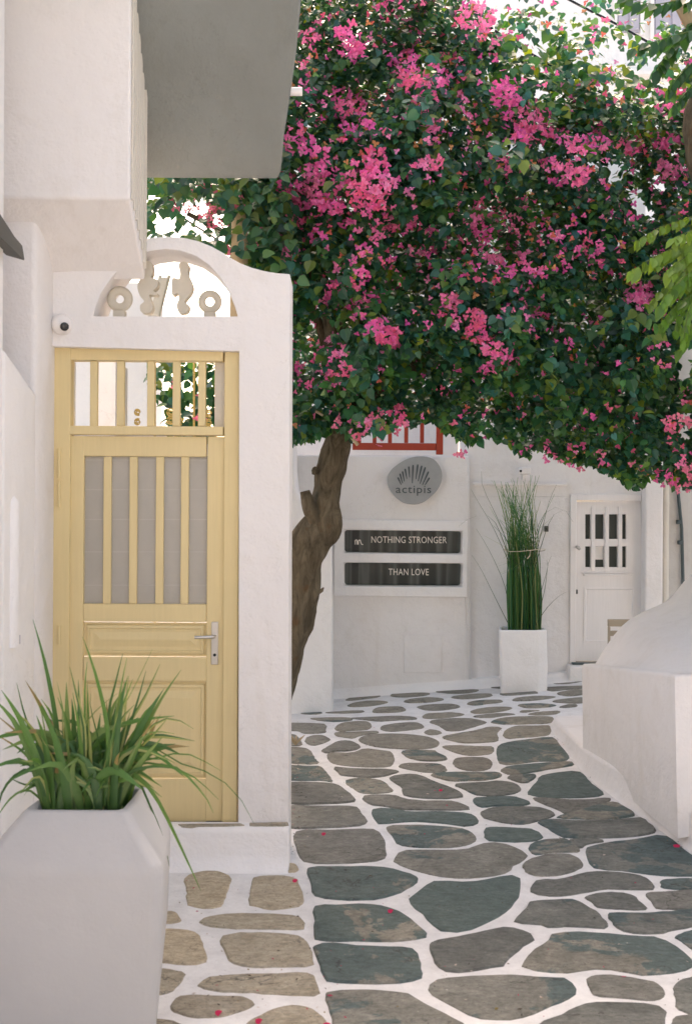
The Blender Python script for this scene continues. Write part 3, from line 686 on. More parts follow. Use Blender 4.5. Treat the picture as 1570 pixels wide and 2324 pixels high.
plant = thing('strap_leaved_plant', 'green strap leaved plant spilling out of the grey planter beside the yellow door', 'plant', (-.9, 3.95, .75))
def blade(ctrl, w, col, name='leaf', parent=plant, mat=M_BLADE, seg=10):
    pts = resample(catmull(ctrl, 6), seg); bm = BM(); L = []
    cl = bm.loops.layers.float_color.new('tint') if False else None
    rows = []
    ph = rnd.uniform(-.8, .8)
    for i, p in enumerate(pts):
        t = (pts[min(i + 1, seg - 1)] - pts[max(i - 1, 0)]).normalized()
        view = Vector((p.x * .2 + math.sin(ph), -math.cos(ph), .25)).normalized()
        sdv = t.cross(view)
        if sdv.length < .1: sdv = t.cross(Vector((0, 0, 1)))
        sdv.normalize(); nn = sdv.cross(t)
        f = i / (seg - 1); ww = w * (0.55 + .45 * min(1, f * 5)) * (1 - max(0, (f - .45) / .55) ** 1.7) + .0006
        rows.append((bm.verts.new(p - sdv * ww), bm.verts.new(p + nn * ww * .35), bm.verts.new(p + sdv * ww)))
    for a, b in zip(rows[:-1], rows[1:]):
        bm.faces.new((a[0], a[1], b[1], b[0])); bm.faces.new((a[1], a[2], b[2], b[1]))
    me = bpy.data.meshes.new(name); bm.to_mesh(me); bm.free()
    at = me.attributes.new('tint', 'FLOAT_COLOR', 'FACE')
    nf = len(me.polygons); cc = np.ones((nf, 4), np.float32)
    fr = np.repeat(np.linspace(0, 1, seg - 1), 2)[:nf, None]
    tip = np.array([[c * 1.25 for c in col]]); base = np.array([[col[0] * .8, col[1] * .8, col[2] * .8]])
    cc[:, :3] = base * (1 - fr) + tip * fr
    if rnd.random() < .25: cc[1::2, :3] = np.array([.30, .33, .13])
    if rnd.random() < .12: cc[-4:, :3] = np.array([.26, .20, .09])
    at.data.foreach_set('color', cc.ravel())
    return mk(name, me, mat, parent, smooth=True)
def rp(u, v, Y): return P(u * .4396, 1362 + v * .4396, Y)
GREENS = [(.055, .135, .030), (.075, .165, .035), (.040, .105, .030), (.095, .185, .045), (.050, .115, .035), (.12, .19, .06)]
TR = [([(300, 1060), (300, 700), (240, 350), (172, 100)], 24), ([(540, 1060), (560, 700), (500, 400), (428, 188)], 22), ([(430, 1060), (440, 700), (405, 520), (362, 345)], 19), ([(430, 1050), (440, 600), (440, 450), (452, 318)], 13),
      ([(520, 1050), (560, 600), (600, 420), (636, 275)], 15), ([(560, 1050), (600, 620), (630, 430), (657, 298)], 14), ([(600, 1050), (640, 700), (740, 520), (828, 330)], 20), ([(560, 1040), (590, 640), (680, 480), (790, 250)], 8),
      ([(560, 1050), (620, 800), (700, 560), (755, 365)], 14), ([(620, 1050), (700, 800), (790, 700), (865, 612)], 18), ([(220, 1050), (160, 700), (120, 560), (88, 425)], 13), ([(260, 1050), (230, 650), (205, 560), (183, 470)], 12),
      ([(230, 1060), (170, 760), (100, 690), (-20, 590)], 17), ([(220, 1060), (160, 830), (60, 740), (-30, 690)], 14), ([(230, 1060), (180, 880), (80, 905), (10, 1000), (-10, 1110)], 15),
      ([(600, 1040), (690, 900), (800, 1010), (900, 1200), (1038, 1500)], 21), ([(600, 1040), (690, 900), (770, 1050), (840, 1220), (876, 1375)], 10), ([(560, 1050), (600, 1040), (650, 1100), (692, 1230)], 13),
      ([(600, 1040), (700, 720), (900, 830), (1100, 900), (1230, 1010), (1310, 1150)], 6), ([(560, 1040), (620, 840), (750, 830), (950, 790), (1140, 880)], 8), ([(600, 1040), (680, 780), (800, 640), (900, 612), (1000, 665)], 14),
      ([(600, 1040), (720, 880), (900, 860), (1050, 1000), (1102, 1098)], 13), ([(580, 1050), (660, 900), (780, 860), (880, 868)], 17), ([(580, 1050), (650, 860), (760, 690), (900, 690)], 12), ([(300, 1060), (350, 800), (480, 590), (610, 480)], 9),
      ([(560, 1060), (610, 900), (760, 840), (980, 900), (1130, 1030)], 9), ([(240, 1060), (190, 960), (120, 950), (50, 915)], 10), ([(240, 1060), (150, 980), (60, 1020), (-20, 1130)], 10), ([(480, 1060), (520, 800), (470, 560), (470, 480)], 12), ([(420, 1060), (420, 860), (520, 770), (430, 900)], 14)]
for i, (c, w) in enumerate(TR):
    base = rnd.uniform(3.86, 4.06); dv = rnd.uniform(-.12, .06); n_ = len(c)
    if i in (15, 16, 17): dv = -.12
    blade([rp(u, v, base + dv * j / (n_ - 1)) for j, (u, v) in enumerate(c)], w * .4396 / F * 3.95 * .5, GREENS[i % 6])
for i in range(160):
    bx, by = rnd.uniform(tl + .06, tr - .06), rnd.uniform(3.86, 4.10); a = rnd.uniform(0, 2 * math.pi); L = rnd.uniform(.22, .44); out = rnd.uniform(.25, 1.0) ** 1.0
    if i < 90: L *= .7
    d = Vector((math.cos(a), math.sin(a) * .7, 0)); b0 = Vector((bx, by, pz1 - .06))
    bend = rnd.uniform(.0, .75) * out
    blade([b0, b0 + d * L * .12 * out + Vector((0, 0, L * .4)), b0 + d * L * .42 * out + Vector((0, 0, L * (.72 - .15 * bend))), b0 + d * L * .9 * out + Vector((0, 0, L * (.85 - .75 * bend)))],
          rnd.uniform(.009, .018), GREENS[rnd.randrange(6)])

for i in range(46):
    bx, by = rnd.uniform(tl + .05, tr - .05), rnd.uniform(3.86, 4.10); L = rnd.uniform(.26, .46); lean = (bx - (tl + tr) / 2) * 1.1 + rnd.uniform(-.10, .10)
    b0 = Vector((bx, by, pz1 - .06)); dy = rnd.uniform(-.06, .06)
    blade([b0, b0 + Vector((lean * .25, dy * .3, L * .45)), b0 + Vector((lean * .6, dy * .7, L * .8)), b0 + Vector((lean, dy, L * rnd.uniform(.95, 1.1)))], rnd.uniform(.008, .014), GREENS[rnd.randrange(6)])

# ------------------------------------------------------------------ far shop front
YF = 11.2
shop = thing('shop_building', 'white plastered shop front with two slit windows facing down the street', 'building', P(910, 1560, YF))
bm = BM(); extr(bm, [pl([(600, 1640), (600, 1031), (1064, 1034), (1066, 1140), (1070, 1620)], YF), pl([(782, 1203), (1048, 1206), (1047, 1257), (782, 1254)], YF), pl([(782, 1277), (1048, 1279), (1047, 1331), (782, 1329)], YF)], YF, YF + .9)
mk('wall', bm, M_WHITE, shop, bevel=.025, seg=3)
bm = BM(); pbox(bm, 1065, 300, 1466, 1127, YF, YF + .07, YF + .9); mk('side_wall', bm, M_WHITE, shop)
bm = BM(); pbox(bm, 1066, 1127.01, 1296, 1620, YF, YF + .07, YF + .9); mk('side_wall', bm, M_WHITE, shop)
bm = BM(); pbox(bm, 500, 200, 1064, 1030, YF, YF + .95, YF + 1.3); mk('upper_wall', bm, M_BRIGHT, shop)
# proud window surround
bm = BM(); extr(bm, [pl([(758, 1178), (1060, 1182), (1059, 1355), (757, 1352)], YF), pl([(780, 1201), (1049, 1205), (1048, 1258), (780, 1255)], YF), pl([(780, 1276), (1049, 1278), (1048, 1332), (780, 1330)], YF)], YF - .045, YF + .002)
mk('window_surround', bm, M_BRIGHT, shop, bevel=.008, seg=2)
for (y0, y1) in ((1203, 1257), (1277, 1331)):
    bm = BM(); pbox(bm, 779, y0 - 2, 1052, y1 + 3, YF, YF + .15, YF + .16); w = mk('slit_window', bm, M_GLASS, shop)
text('lettering', 'NOTHING STRONGER', 928, 1225, YF + .14, 171, 15, M_LETTER, shop, .003, 1.05)
text('lettering', 'THAN LOVE', 927, 1298, YF + .14, 91, 15, M_LETTER, shop, .003, 1.05)
bm = BM()
for (a, b) in (((806, 1236), (806, 1226)), ((806, 1226), (810, 1225)), ((810, 1225), (811, 1236)), ((813, 1236), (813, 1227)), ((813, 1227), (817, 1225)), ((817, 1225), (820, 1235)), ((820, 1235), (824, 1236))):
    tube(bm, [P(*a, YF + .14), P(*b, YF + .14)], .006, 6)
mk('window_mark', bm, M_LETTER, shop)
bm = BM(); pbox(bm, 916, 1439, 1002, 1527, YF, YF - .012, YF + .002); mk('meter_cover', bm, M_WHITE, shop, bevel=.006)
bm = BM(); pbox(bm, 1074, 1095, 1288, 1102, YF, YF + .025, YF + .072); mk('ledge', bm, M_WHITE, shop, bevel=.008)
# cove where wall meets street
bm = BM(); rings = []
for px in range(600, 1301, 50):
    q = P(px, 1560, YF); x = q.x; g0 = gz(x, YF)
    rings.append([Vector((x, YF + .08, g0 - .05)), Vector((x, YF + .08, g0 + .09)), Vector((x, YF - .004, g0 + .085)), Vector((x, YF - .02, g0 + .035)), Vector((x, YF - .08, g0 + .008)), Vector((x, YF - .14, g0 - .05))])
loft(bm, rings); bmesh.ops.recalc_face_normals(bm, faces=bm.faces[:]); mk('base_cove', bm, M_BRIGHT, shop, smooth=True)

# oval sign
sign = thing('shop_sign', 'grey oval stone shop sign with a shell mark and engraved lettering above the slit windows', 'sign', P(940, 1090, YF))
ov = [(215, 620), (235, 520), (300, 420), (420, 320), (560, 235), (700, 185), (840, 165), (980, 175), (1110, 220), (1200, 310), (1260, 420), (1280, 540), (1260, 680), (1190, 820), (1080, 940), (950, 1040), (820, 1095), (690, 1105), (540, 1075), (400, 980), (290, 860), (230, 740)]
so = lambda u, v: ((940 + u / 7.85) * .90804, (1120 + v / 7.85) * .90804)
bm = BM(); extr(bm, [pl(soft([so(*q) for q in ov], 2), YF)], YF - .07, YF + .002); mk('plaque', bm, M_GREYSIGN, sign, bevel=.012, seg=3)
RAYS = [((425, 575), (490, 720)), ((465, 500), (515, 690)), ((515, 455), (550, 655)), ((565, 405), (600, 600)), ((637, 360), (655, 575)), ((722, 330), (707, 690)), ((815, 320), (778, 610)), ((893, 345), (822, 650)), ((962, 375), (858, 700)), ((1025, 460), (905, 725)), ((1045, 580), (955, 725))]
for a, b in RAYS:
    A_, B_ = P(*so(*a), YF - .073), P(*so(*b), YF - .073); d = (B_ - A_).normalized(); s_ = Vector((d.z, 0, -d.x))
    bm = BM()
    q = [A_ + s_ * .006, A_ + (B_ - A_) * .12 + s_ * .0085, B_ + s_ * .0035, B_ - s_ * .0035, A_ + (B_ - A_) * .12 - s_ * .0085, A_ - s_ * .006]
    loft(bm, [[Vector((p.x, YF - .0735, p.z)) for p in q], [Vector((p.x, YF - .069, p.z)) for p in q]]); bmesh.ops.recalc_face_normals(bm, faces=bm.faces[:])
    mk('shell_ray', bm, M_SIGNINK, sign)
cpx = so(730, 835); text('lettering', 'actipis', cpx[0], cpx[1], YF - .0715, 690 / 7.85 * .908, 195 / 7.85 * .908, M_SIGNINK, sign, .004, 1.1)

# red railing
rail = thing('red_railing', 'brick red wooden railing on the parapet above the shop sign', 'railing', P(900, 1030, YF + .05))
bm = BM(); pbox(bm, 991, 905, 1006, 1031, YF, YF + .03, YF + .10); mk('post', bm, M_REDWOOD, rail, bevel=.004)
bm = BM(); pbox(bm, 800, 1005, 990.5, 1021, YF, YF + .04, YF + .09); mk('bottom_rail', bm, M_REDWOOD, rail, bevel=.004)
bm = BM(); pbox(bm, 800, 888, 1012, 904.5, YF, YF + .03, YF + .10); mk('top_rail', bm, M_REDWOOD, rail, bevel=.004)
for x in (811, 846, 881, 918, 954):
    bm = BM(); pbox(bm, x, 905, x + 9, 1004.5, YF, YF + .05, YF + .08); mk('baluster', bm, M_REDWOOD, rail, bevel=.002)

# small fittings on the right half of the shop wall
wc = thing('wall_camera', 'small white camera box fixed above the reed plant on the far wall', 'camera', P(1190, 1070, YF))
bm = BM(); pbox(bm, 1176, 1061, 1200, 1077, YF, YF - .12, YF + .02); mk('body', bm, M_DOORWHITE, wc, bevel=.01)
bm = BM(); pbox(bm, 1184, 1077.2, 1194, 1090, YF, YF - .02, YF + .073); mk('bracket', bm, M_DOORWHITE, wc, bevel=.004)
c = P(1181, 1069, YF - .12); bm = BM(); tube(bm, [(c.x, YF - .123, c.z), (c.x, YF - .115, c.z)], .012, 12); mk('lens', bm, M_BLACK, wc)
bell = thing('door_bell', 'small dark square doorbell between the reeds and the white door', 'doorbell', P(1242, 1200, YF))
bm = BM(); pbox(bm, 1237, 1194, 1246, 1207, YF, YF + .045, YF + .071); mk('box', bm, M_DARKMETAL, bell, bevel=.004)
bm = BM(); c = P(1241, 1201, YF); tube(bm, [(c.x, YF + .040, c.z), (c.x, YF + .0445, c.z)], .009, 10); mk('button', bm, M_BLACK, bell)

# white door
wd = thing('white_door', 'white panelled door with eight small panes at the far end of the street', 'door', P(1380, 1505, YF))
Y2 = YF + .05
def W5(u, v): return (1025.2 + u * .347, 980.7 + v * .347)
def w5box(bm, u0, v0, u1, v1, y0, y1): a, b = W5(u0, v0), W5(u1, v1); pbox(bm, a[0], a[1], b[0], b[1], Y2, y0, y1)
bm = BM(); w5box(bm, 770, 405, 812, 1530, Y2, Y2 + .1); w5box(bm, 1240, 405, 1278, 1530, Y2, Y2 + .1); w5box(bm, 812.5, 405, 1239.5, 450, Y2 + .002, Y2 + .1); mk('frame', bm, M_DOORWHITE, wd, bevel=.008)
cu = [(875, 910), (940, 998), (1030, 1087), (1117, 1143)]; rv = [(538, 700), (748, 885)]
holes = [[W5(a, c), W5(b, c), W5(b, d), W5(a, d)] for a, b in cu for c, d in rv]
bm = BM(); extr(bm, [pl([W5(813, 451), W5(1239, 451), W5(1239, 1500), W5(813, 1500)], Y2)] + [pl(h, Y2) for h in holes], Y2 + .03, Y2 + .075); mk('leaf', bm, M_DOORWHITE, wd)
for a, b in cu:
    for c, d in rv:
        bm = BM(); w5box(bm, a - 3, c - 3, b + 3, d + 3, Y2 + .076, Y2 + .08); mk('pane', bm, M_PANE, wd)
for u in (913, 1003, 1090):
    bm = BM(); w5box(bm, u, 490, u + 22, 905, Y2 + .018, Y2 + .029); mk('glazing_bar', bm, M_DOORWHITE, wd, bevel=.003)
for (u0, v0, u1, v1) in ((850, 916, 1190, 925), (862, 928, 1182, 940)):
    bm = BM(); w5box(bm, u0, v0, u1, v1, Y2 + .008, Y2 + .0295); mk('sill_moulding', bm, M_DOORWHITE, wd, bevel=.003)
bm = BM(); a, b = P(*W5(865, 1015), Y2), P(*W5(1195, 1380), Y2); rings = []
for ins, dy in ((0, .0302), (0, .022), (.02, .022), (.026, .029), (.05, .0295)):
    rings.append([Vector((x, Y2 + dy, z)) for x, z in ((a.x + ins, b.z + ins), (b.x - ins, b.z + ins), (b.x - ins, a.z - ins), (a.x + ins, a.z - ins))])
vr = loft(bm, rings, caps=False); bmesh.ops.recalc_face_normals(bm, faces=bm.faces[:]); mk('panel_moulding', bm, M_DOORWHITE, wd)
bm = BM(); w5box(bm, 945, 750, 996, 836, Y2 + .070, Y2 + .0755); mk('notice_paper', bm, M_PAPER, wd)
c = P(*W5(820, 754), Y2); bm = BM(); tube(bm, [(c.x - .01, Y2 + .03, c.z + .01), (c.x, Y2 - .03, c.z), (c.x + .02, Y2 - .035, c.z - .02)], [.012, .02, .012], 10); mk('knob', bm, M_STEEL, wd, smooth=True)
c = P(*W5(816, 1045), Y2); bm = BM(); tube(bm, [(c.x, Y2 + .02, c.z + .02), (c.x, Y2 + .01, c.z - .02)], .012, 8); mk('keyhole', bm, M_DARKMETAL, wd)
bm = BM(); a = W5(800, 1506); pbox(bm, 1296, 1503, 1462, 1507, Y2, Y2 - .06, Y2 + .1); mk('threshold', bm, M_PIPE, wd)
bm = BM(); pbox(bm, 1285, 1508, 1480, 1620, Y2, Y2 - .12, Y2 + .2); ds = mk('door_sill_step', bm, M_BRIGHT, wd, bevel=.02, seg=3)

# house on the right beyond the mound
YR = 11.12
rh = thing('grey_white_house', 'shaded grey white house with a pilaster and a dark cable pipe behind the curved mound', 'house', P(1560, 1500, YR))
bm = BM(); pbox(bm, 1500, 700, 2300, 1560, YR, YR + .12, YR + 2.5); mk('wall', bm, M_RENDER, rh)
bm = BM(); a = P(1464, 1100, YR); b = P(1505, 1100, YR); zt = P(1480, 700, YR).z
box(bm, a.x, b.x, YR, YR + .3, -.1, zt); mk('pilaster', bm, M_WHITE, rh, bevel=.02, seg=3)
c = P(1512, 1200, YR); bm = BM(); tube(bm, [(c.x + .01, YR + .07, -.1), (c.x + .01, YR + .07, 1.5), (c.x + .01, YR + .07, zt)], .032, 12); mk('drainpipe', bm, M_CREAM, rh, smooth=True)
c = P(1552, 1200, YR); d = P(1543, 1110, YR); e = P(1555, 1320, YR)
bm = BM(); tube(bm, [(d.x - .02, YR + .09, zt), (d.x, YR + .09, d.z), (c.x, YR + .09, c.z), (e.x, YR + .09, e.z), (e.x + .02, YR + .09, 0)], .016, 10); pc = mk('cable_pipe', bm, M_PIPE, rh, smooth=True)
for py in (1185, 1232):
    q = P(1548 + (py - 1185) * .06, py, YR); bm = BM(); box(bm, q.x - .03, q.x + .02, YR + .068, YR + .119, q.z - .02, q.z + .02); mk('pipe_clip', bm, M_PIPE, rh, bevel=.004)

# ------------------------------------------------------------------ low white wall behind the trunk
lw = thing('low_wall', 'bright white stepped wall end behind the tree trunk', 'wall', P(700, 1605, 10.4))
bm = BM(); extr(bm, [pl([(560, 1640), (560, 800), (664, 800), (667, 1060), (672, 1110), (684, 1136), (705, 1143), (740, 1144), (753, 1150), (755, 1640)], 10.4)], 10.4, 11.19); mk('wall', bm, M_BRIGHT, lw, bevel=.03, seg=3)
bm = BM(); q = P(655, 1216, 10.35); tube(bm, [(q.x - .04, 10.36, q.z), (q.x, 10.30, q.z)], .018, 8); mk('tap', bm, M_DARKMETAL, lw)

# reed pot + reeds
YP = 10.75
pot = thing('reed_pot', 'white square plaster pot holding tall reeds against the shop wall', 'plant pot', P(1187, 1553, YP))
a, b = P(1131, 1430, YP), P(1222, 1430, YP); zb = gz(a.x, YP) - .03
e0, e1 = P(1136, 1553, YP), P(1224, 1553, YP)
def prg(x0, x1, y0, y1, z, c=.02): return [Vector(p) for p in ((x0 + c, y0, z), (x1 - c, y0, z), (x1, y0 + .005, z), (x1 + .085, y0 + .07, z), (x1 + .085, y1, z), (x0 + .05 + c, y1, z), (x0 + .05, y1 - c, z), (x0, y0 + c, z))]
bm = BM(); loft(bm, [prg(e0.x, e1.x, YP, YP + .36, zb), prg(e0.x - .012, e1.x, YP - .01, YP + .37, .3), prg(a.x, b.x, YP - .01, YP + .37, a.z), prg(a.x + .03, b.x - .03, YP + .02, YP + .34, a.z + .001), prg(a.x + .035, b.x - .035, YP + .025, YP + .335, a.z - .05)]); bmesh.ops.recalc_face_normals(bm, faces=bm.faces[:])
mk('tub', bm, M_BRIGHT, pot, bevel=.012, seg=2, ang=30)
bm = BM(); bm.faces.new([bm.verts.new(p) for p in prg(a.x + .03, b.x - .03, YP + .02, YP + .34, a.z - .035)]); mk('soil', bm, M_SOIL, pot)

def soup(name, verts, faces, cols, mat, parent):
    """one mesh from face lists with a colour per face"""
    me = bpy.data.meshes.new(name); me.from_pydata(verts, [], faces)
    at = me.attributes.new('tint', 'FLOAT_COLOR', 'FACE')
    c = np.ones((len(faces), 4), np.float32); c[:, :3] = np.asarray(cols, np.float32); at.data.foreach_set('color', c.ravel())
    o = mk(name, me, mat, parent); return o
reed = thing('reed_plant', 'tall bundle of green reeds tied with string in the white square pot', 'plant', P(1187, 1425, YP + .18))
V, Fc, Cc = [], [], []
def stalk(pts, r, c):
    pts = resample(catmull(pts, 5), 9); b0 = len(V)
    for i, p in enumerate(pts):
        f = 1 - .75 * i / 8
        for k_ in range(3):
            t = 2 * math.pi * k_ / 3 + .5; V.append((p.x + r * f * math.cos(t), p.y + r * f * math.sin(t), p.z))
    for i in range(8):
        for k_ in range(3):
            Fc.append((b0 + i * 3 + k_, b0 + i * 3 + (k_ + 1) % 3, b0 + i * 3 + 3 + (k_ + 1) % 3, b0 + i * 3 + 3 + k_)); Cc.append(tuple(q * (.8 + .4 * i / 8) for q in c))
RC = [(.075, .21, .05), (.10, .24, .06), (.05, .14, .05), (.15, .26, .08), (.28, .31, .12), (.05, .165, .085)]
for i in range(210):
    bx = rnd.uniform(1153, 1226); f = (bx - 1153) / 73
    tie = 1150 + f * 76 + rnd.uniform(-4, 4); Yb = YP + rnd.uniform(.05, .32); yt = Yb + rnd.uniform(-.03, .03)
    side = 1 if rnd.random() < .58 else 0
    if side: txx = rnd.gauss(1152, 14) ; tyy = 1085 + abs(rnd.gauss(0, 110))
    else: txx = rnd.gauss(1200, 14); tyy = 1078 + abs(rnd.gauss(0, 110))
    if i % 9 == 0: txx += rnd.uniform(-45, 70)
    mx_ = tie * .6 + txx * .4
    stalk([P(bx, 1432, Yb), P((bx + tie) / 2 + rnd.uniform(-3, 3), 1340, Yb), P(tie * .8 + txx * .2, 1250, (Yb + YP + .18) / 2), P(mx_, (1250 + tyy) / 2 + 5, yt), P(txx, tyy, yt + rnd.uniform(-.1, .1))], rnd.uniform(.004, .0085), RC[rnd.randrange(6)])
for c in ([(1160, 1420), (1145, 1330), (1110, 1250), (1080, 1200)], [(1155, 1420), (1120, 1350), (1090, 1290), (1070, 1260)], [(1165, 1300), (1120, 1200), (1085, 1140), (1068, 1110)], [(1170, 1280), (1130, 1180), (1095, 1105), (1092, 1070)],
          [(1215, 1420), (1235, 1340), (1243, 1280), (1250, 1262)], [(1210, 1300), (1240, 1200), (1265, 1160), (1300, 1163)], [(1210, 1280), (1230, 1200), (1245, 1140), (1262, 1100)], [(1200, 1300), (1225, 1180), (1270, 1150), (1300, 1185)],
          [(1215, 1420), (1240, 1380), (1280, 1345), (1320, 1340)], [(1160, 1280), (1120, 1180), (1075, 1172), (1040, 1195)], [(1215, 1400), (1228, 1340), (1242, 1290), (1240, 1270)]):
    stalk([P(u, v, YP + .1 - .04 * j) for j, (u, v) in enumerate(c)], .0045, (.09, .12, .06))
st = soup('stalks', V, Fc, Cc, M_REED, reed); st['kind'] = 'stuff'
bm = BM(); q = []
for t in range(17):
    an = 2 * math.pi * t / 16; q.append(P(1190 + 47 * math.cos(an), 1249 - 3 * math.cos(an * 2 + 1), YP + .18 + .17 * math.sin(an)))
tube(bm, q, .003, 6); tube(bm, [P(1203, 1250, YP), P(1201, 1262, YP - .01), P(1196, 1268, YP - .01)], .005, 6); mk('string', bm, M_STRING, reed, smooth=True)

# chair top behind the mound
chair = thing('wooden_chair', 'pale wooden chair whose backrest shows above the curved mound before the white door', 'chair', P(1400, 1520, 9.2))
YC = 9.2
for (n_, x0, y0, x1, y1, d0, d1) in (('backrest', 1379, 1406, 1450, 1422, 0, .03), ('back_slat', 1384.5, 1432, 1450, 1444, .006, .026), ('back_post', 1379, 1422.4, 1384, 1640, .002, .032), ('back_post', 1444, 1422.4, 1449, 1640, .002, .032)):
    bm = BM(); pbox(bm, x0, y0, x1, y1, YC, YC + d0, YC + d1); mk(n_, bm, M_WOODCHAIR, chair, bevel=.004)
zg = gz(2.2, YC); a = P(1379, 1500, YC); b = P(1449, 1500, YC)
bm = BM(); box(bm, a.x, b.x, YC - .4, YC, zg + .42, zg + .45); mk('seat', bm, M_WOODCHAIR, chair, bevel=.006)
for x in (a.x + .02, b.x - .02):
    bm = BM(); box(bm, x - .015, x + .015, YC - .38, YC - .35, zg, zg + .419); mk('leg', bm, M_WOODCHAIR, chair)

# ------------------------------------------------------------------ stepped plinth and curved mound on the right
pli = thing('stair_plinth', 'low white plastered plinth curving along the right edge of the street', 'plinth', PG(1400, 1815))
ed = [PG(*q) for q in ((1251, 1648), (1285, 1695), (1320, 1745), (1360, 1782), (1400, 1812), (1440, 1842), (1480, 1868), (1525, 1900), (1572, 1933), (1640, 1985))]
ed = [Vector((e.x, e.y, 0)) for e in ed] + [Vector((2.15, 5.05, 0)), Vector((2.6, 4.85, 0)), Vector((3.6, 4.8, 0))]
ed = resample(catmull([Vector((ed[0].x + .6, ed[0].y + .18, 0)), Vector((ed[0].x + .12, ed[0].y + .12, 0))] + ed, 6), 60)
zt_ = lambda p: .10 + .11 * sstep(9.3, 6.2, p.y)
bm = BM(); rings = []
for i, p in enumerate(ed):
    t = (ed[min(i + 1, 59)] - ed[max(i - 1, 0)]).normalized(); nn = Vector((-t.y, t.x, 0))
    if nn.x < -.0 and nn.y < 0 or nn.x < 0: nn = nn
    nn = Vector((t.y, -t.x, 0)); 
    if nn.dot(Vector((3.0, 8.0, 0)) - p) < 0: nn = -nn
    g0 = gz(p.x, p.y); h = zt_(p)
    rings.append([p - nn * .03 + Vector((0, 0, g0 - .03)), p - nn * .012 + Vector((0, 0, g0 + .012)), p + nn * .004 + Vector((0, 0, g0 + .03)), p + nn * .012 + Vector((0, 0, h - .03)), p + nn * .022 + Vector((0, 0, h - .008)), p + nn * .05 + Vector((0, 0, h)),
                  Vector((max(p.x + .3, 2.6), min(max(p.y, 6.0), 9.2), h))])
vr = [[bm.verts.new(q) for q in r] for r in rings]
for a, b in zip(vr[:-1], vr[1:]):
    for i in range(6): bm.faces.new((a[i], a[i + 1], b[i + 1], b[i]))
bm.faces.new([r[6] for r in vr]) if False else None
bmesh.ops.recalc_face_normals(bm, faces=bm.faces[:]); mk('plinth_body', bm, M_WHITE, pli, smooth=True)
bm = BM(); box(bm, 2.55, 5.0, 4.9, 9.3, -.05, .19); mk('plinth_core', bm, M_WHITE, pli)

mound = thing('curved_mound', 'smooth white mound shaped stair parapet swelling up at the right edge', 'parapet', (2.2, 7, 0))
A_ = Vector((P(1530, 1530, 6.13).x, 6.13, P(1530, 1530, 6.13).z)); B_ = P(1320, 1507, 8.0)
zbn = P(1540, 1830, 6.13)
bm = BM()
sil = [P(u, v, 8.0) for u, v in ((1350, 1507), (1362, 1486), (1375, 1466), (1392, 1442), (1410, 1421), (1425, 1408), (1440, 1399), (1458, 1389), (1475, 1381), (1492, 1374), (1510, 1365), (1525, 1352), (1540, 1333), (1555, 1315), (1572, 1300), (1600, 1285), (1640, 1270), (1700, 1258), (1800, 1250))]
ns = len(sil); NT = 14
grid = []
for i, sp in enumerate(sil):
    f = (i / (ns - 1))
    near = Vector((A_.x + .012 + (3.1 - A_.x) * f ** 1.15, 6.145, A_.z + .002)); col = []
    for j in range(NT + 1):
        t = j / NT
        zz = near.z + (sp.z - near.z) * math.sin(math.pi / 2 * t) ** 1.15
        x = near.x + (sp.x - near.x) * t; y = near.y + (sp.y - near.y) * t
        if i == 0: zz = A_.z + (B_.z - A_.z) * t
        col.append(bm.verts.new((x, y, zz)))
    for (dy, zq) in ((.03, sp.z - .02), (.10, sp.z - .14), (.14, -.05)):
        col.append(bm.verts.new((sp.x, 8.0 + dy, zq)))
    grid.append(col)
for a, b in zip(grid[:-1], grid[1:]):
    for j in range(len(a) - 1): bm.faces.new((a[j], b[j], b[j + 1], a[j + 1]))
mk('swelling_top', bm, M_WHITE, mound, smooth=True)
# block under it: left face and front face
bm = BM(); blk = []
NB = 12
top, bot = [], []
for i in range(NB + 1):
    t = i / NB; p = A_.lerp(B_, t); top.append(p)
    q = Vector((p.x + .010 * (1 - t) + .012, p.y, .05)); bot.append(q)
fr_t = [Vector((3.2, 6.13, A_.z)), Vector((2.4, 6.13, A_.z))]; fr_b = [Vector((3.2, 6.13, .15)), Vector((2.4, 6.13, .15))]
T = fr_t + top; Bt = fr_b + bot
T += [Vector((B_.x + .25, 8.06, B_.z))]; Bt += [Vector((B_.x + .25, 8.06, .05))]
def inset(v, d): 
    return Vector((v.x + d, min(v.y + d * .6, 8.05), v.z))
rows = [Bt, [Vector((p.x, p.y, p.z - .02)) for p in T], [Vector((p.x + .006, p.y + .006, p.z - .006)) for p in T], [Vector((p.x + .02, p.y + .02, p.z)) for p in T], [Vector((p.x + .06, p.y + .05, p.z - .003)) for p in T]]
vr = [[bm.verts.new(p) for p in r] for r in rows]
for a, b in zip(vr[:-1], vr[1:]):
    for i in range(len(a) - 1): bm.faces.new((a[i], a[i + 1], b[i + 1], b[i]))
bmesh.ops.recalc_face_normals(bm, faces=bm.faces[:]); mk('base_block', bm, M_WHITE, mound, smooth=True)

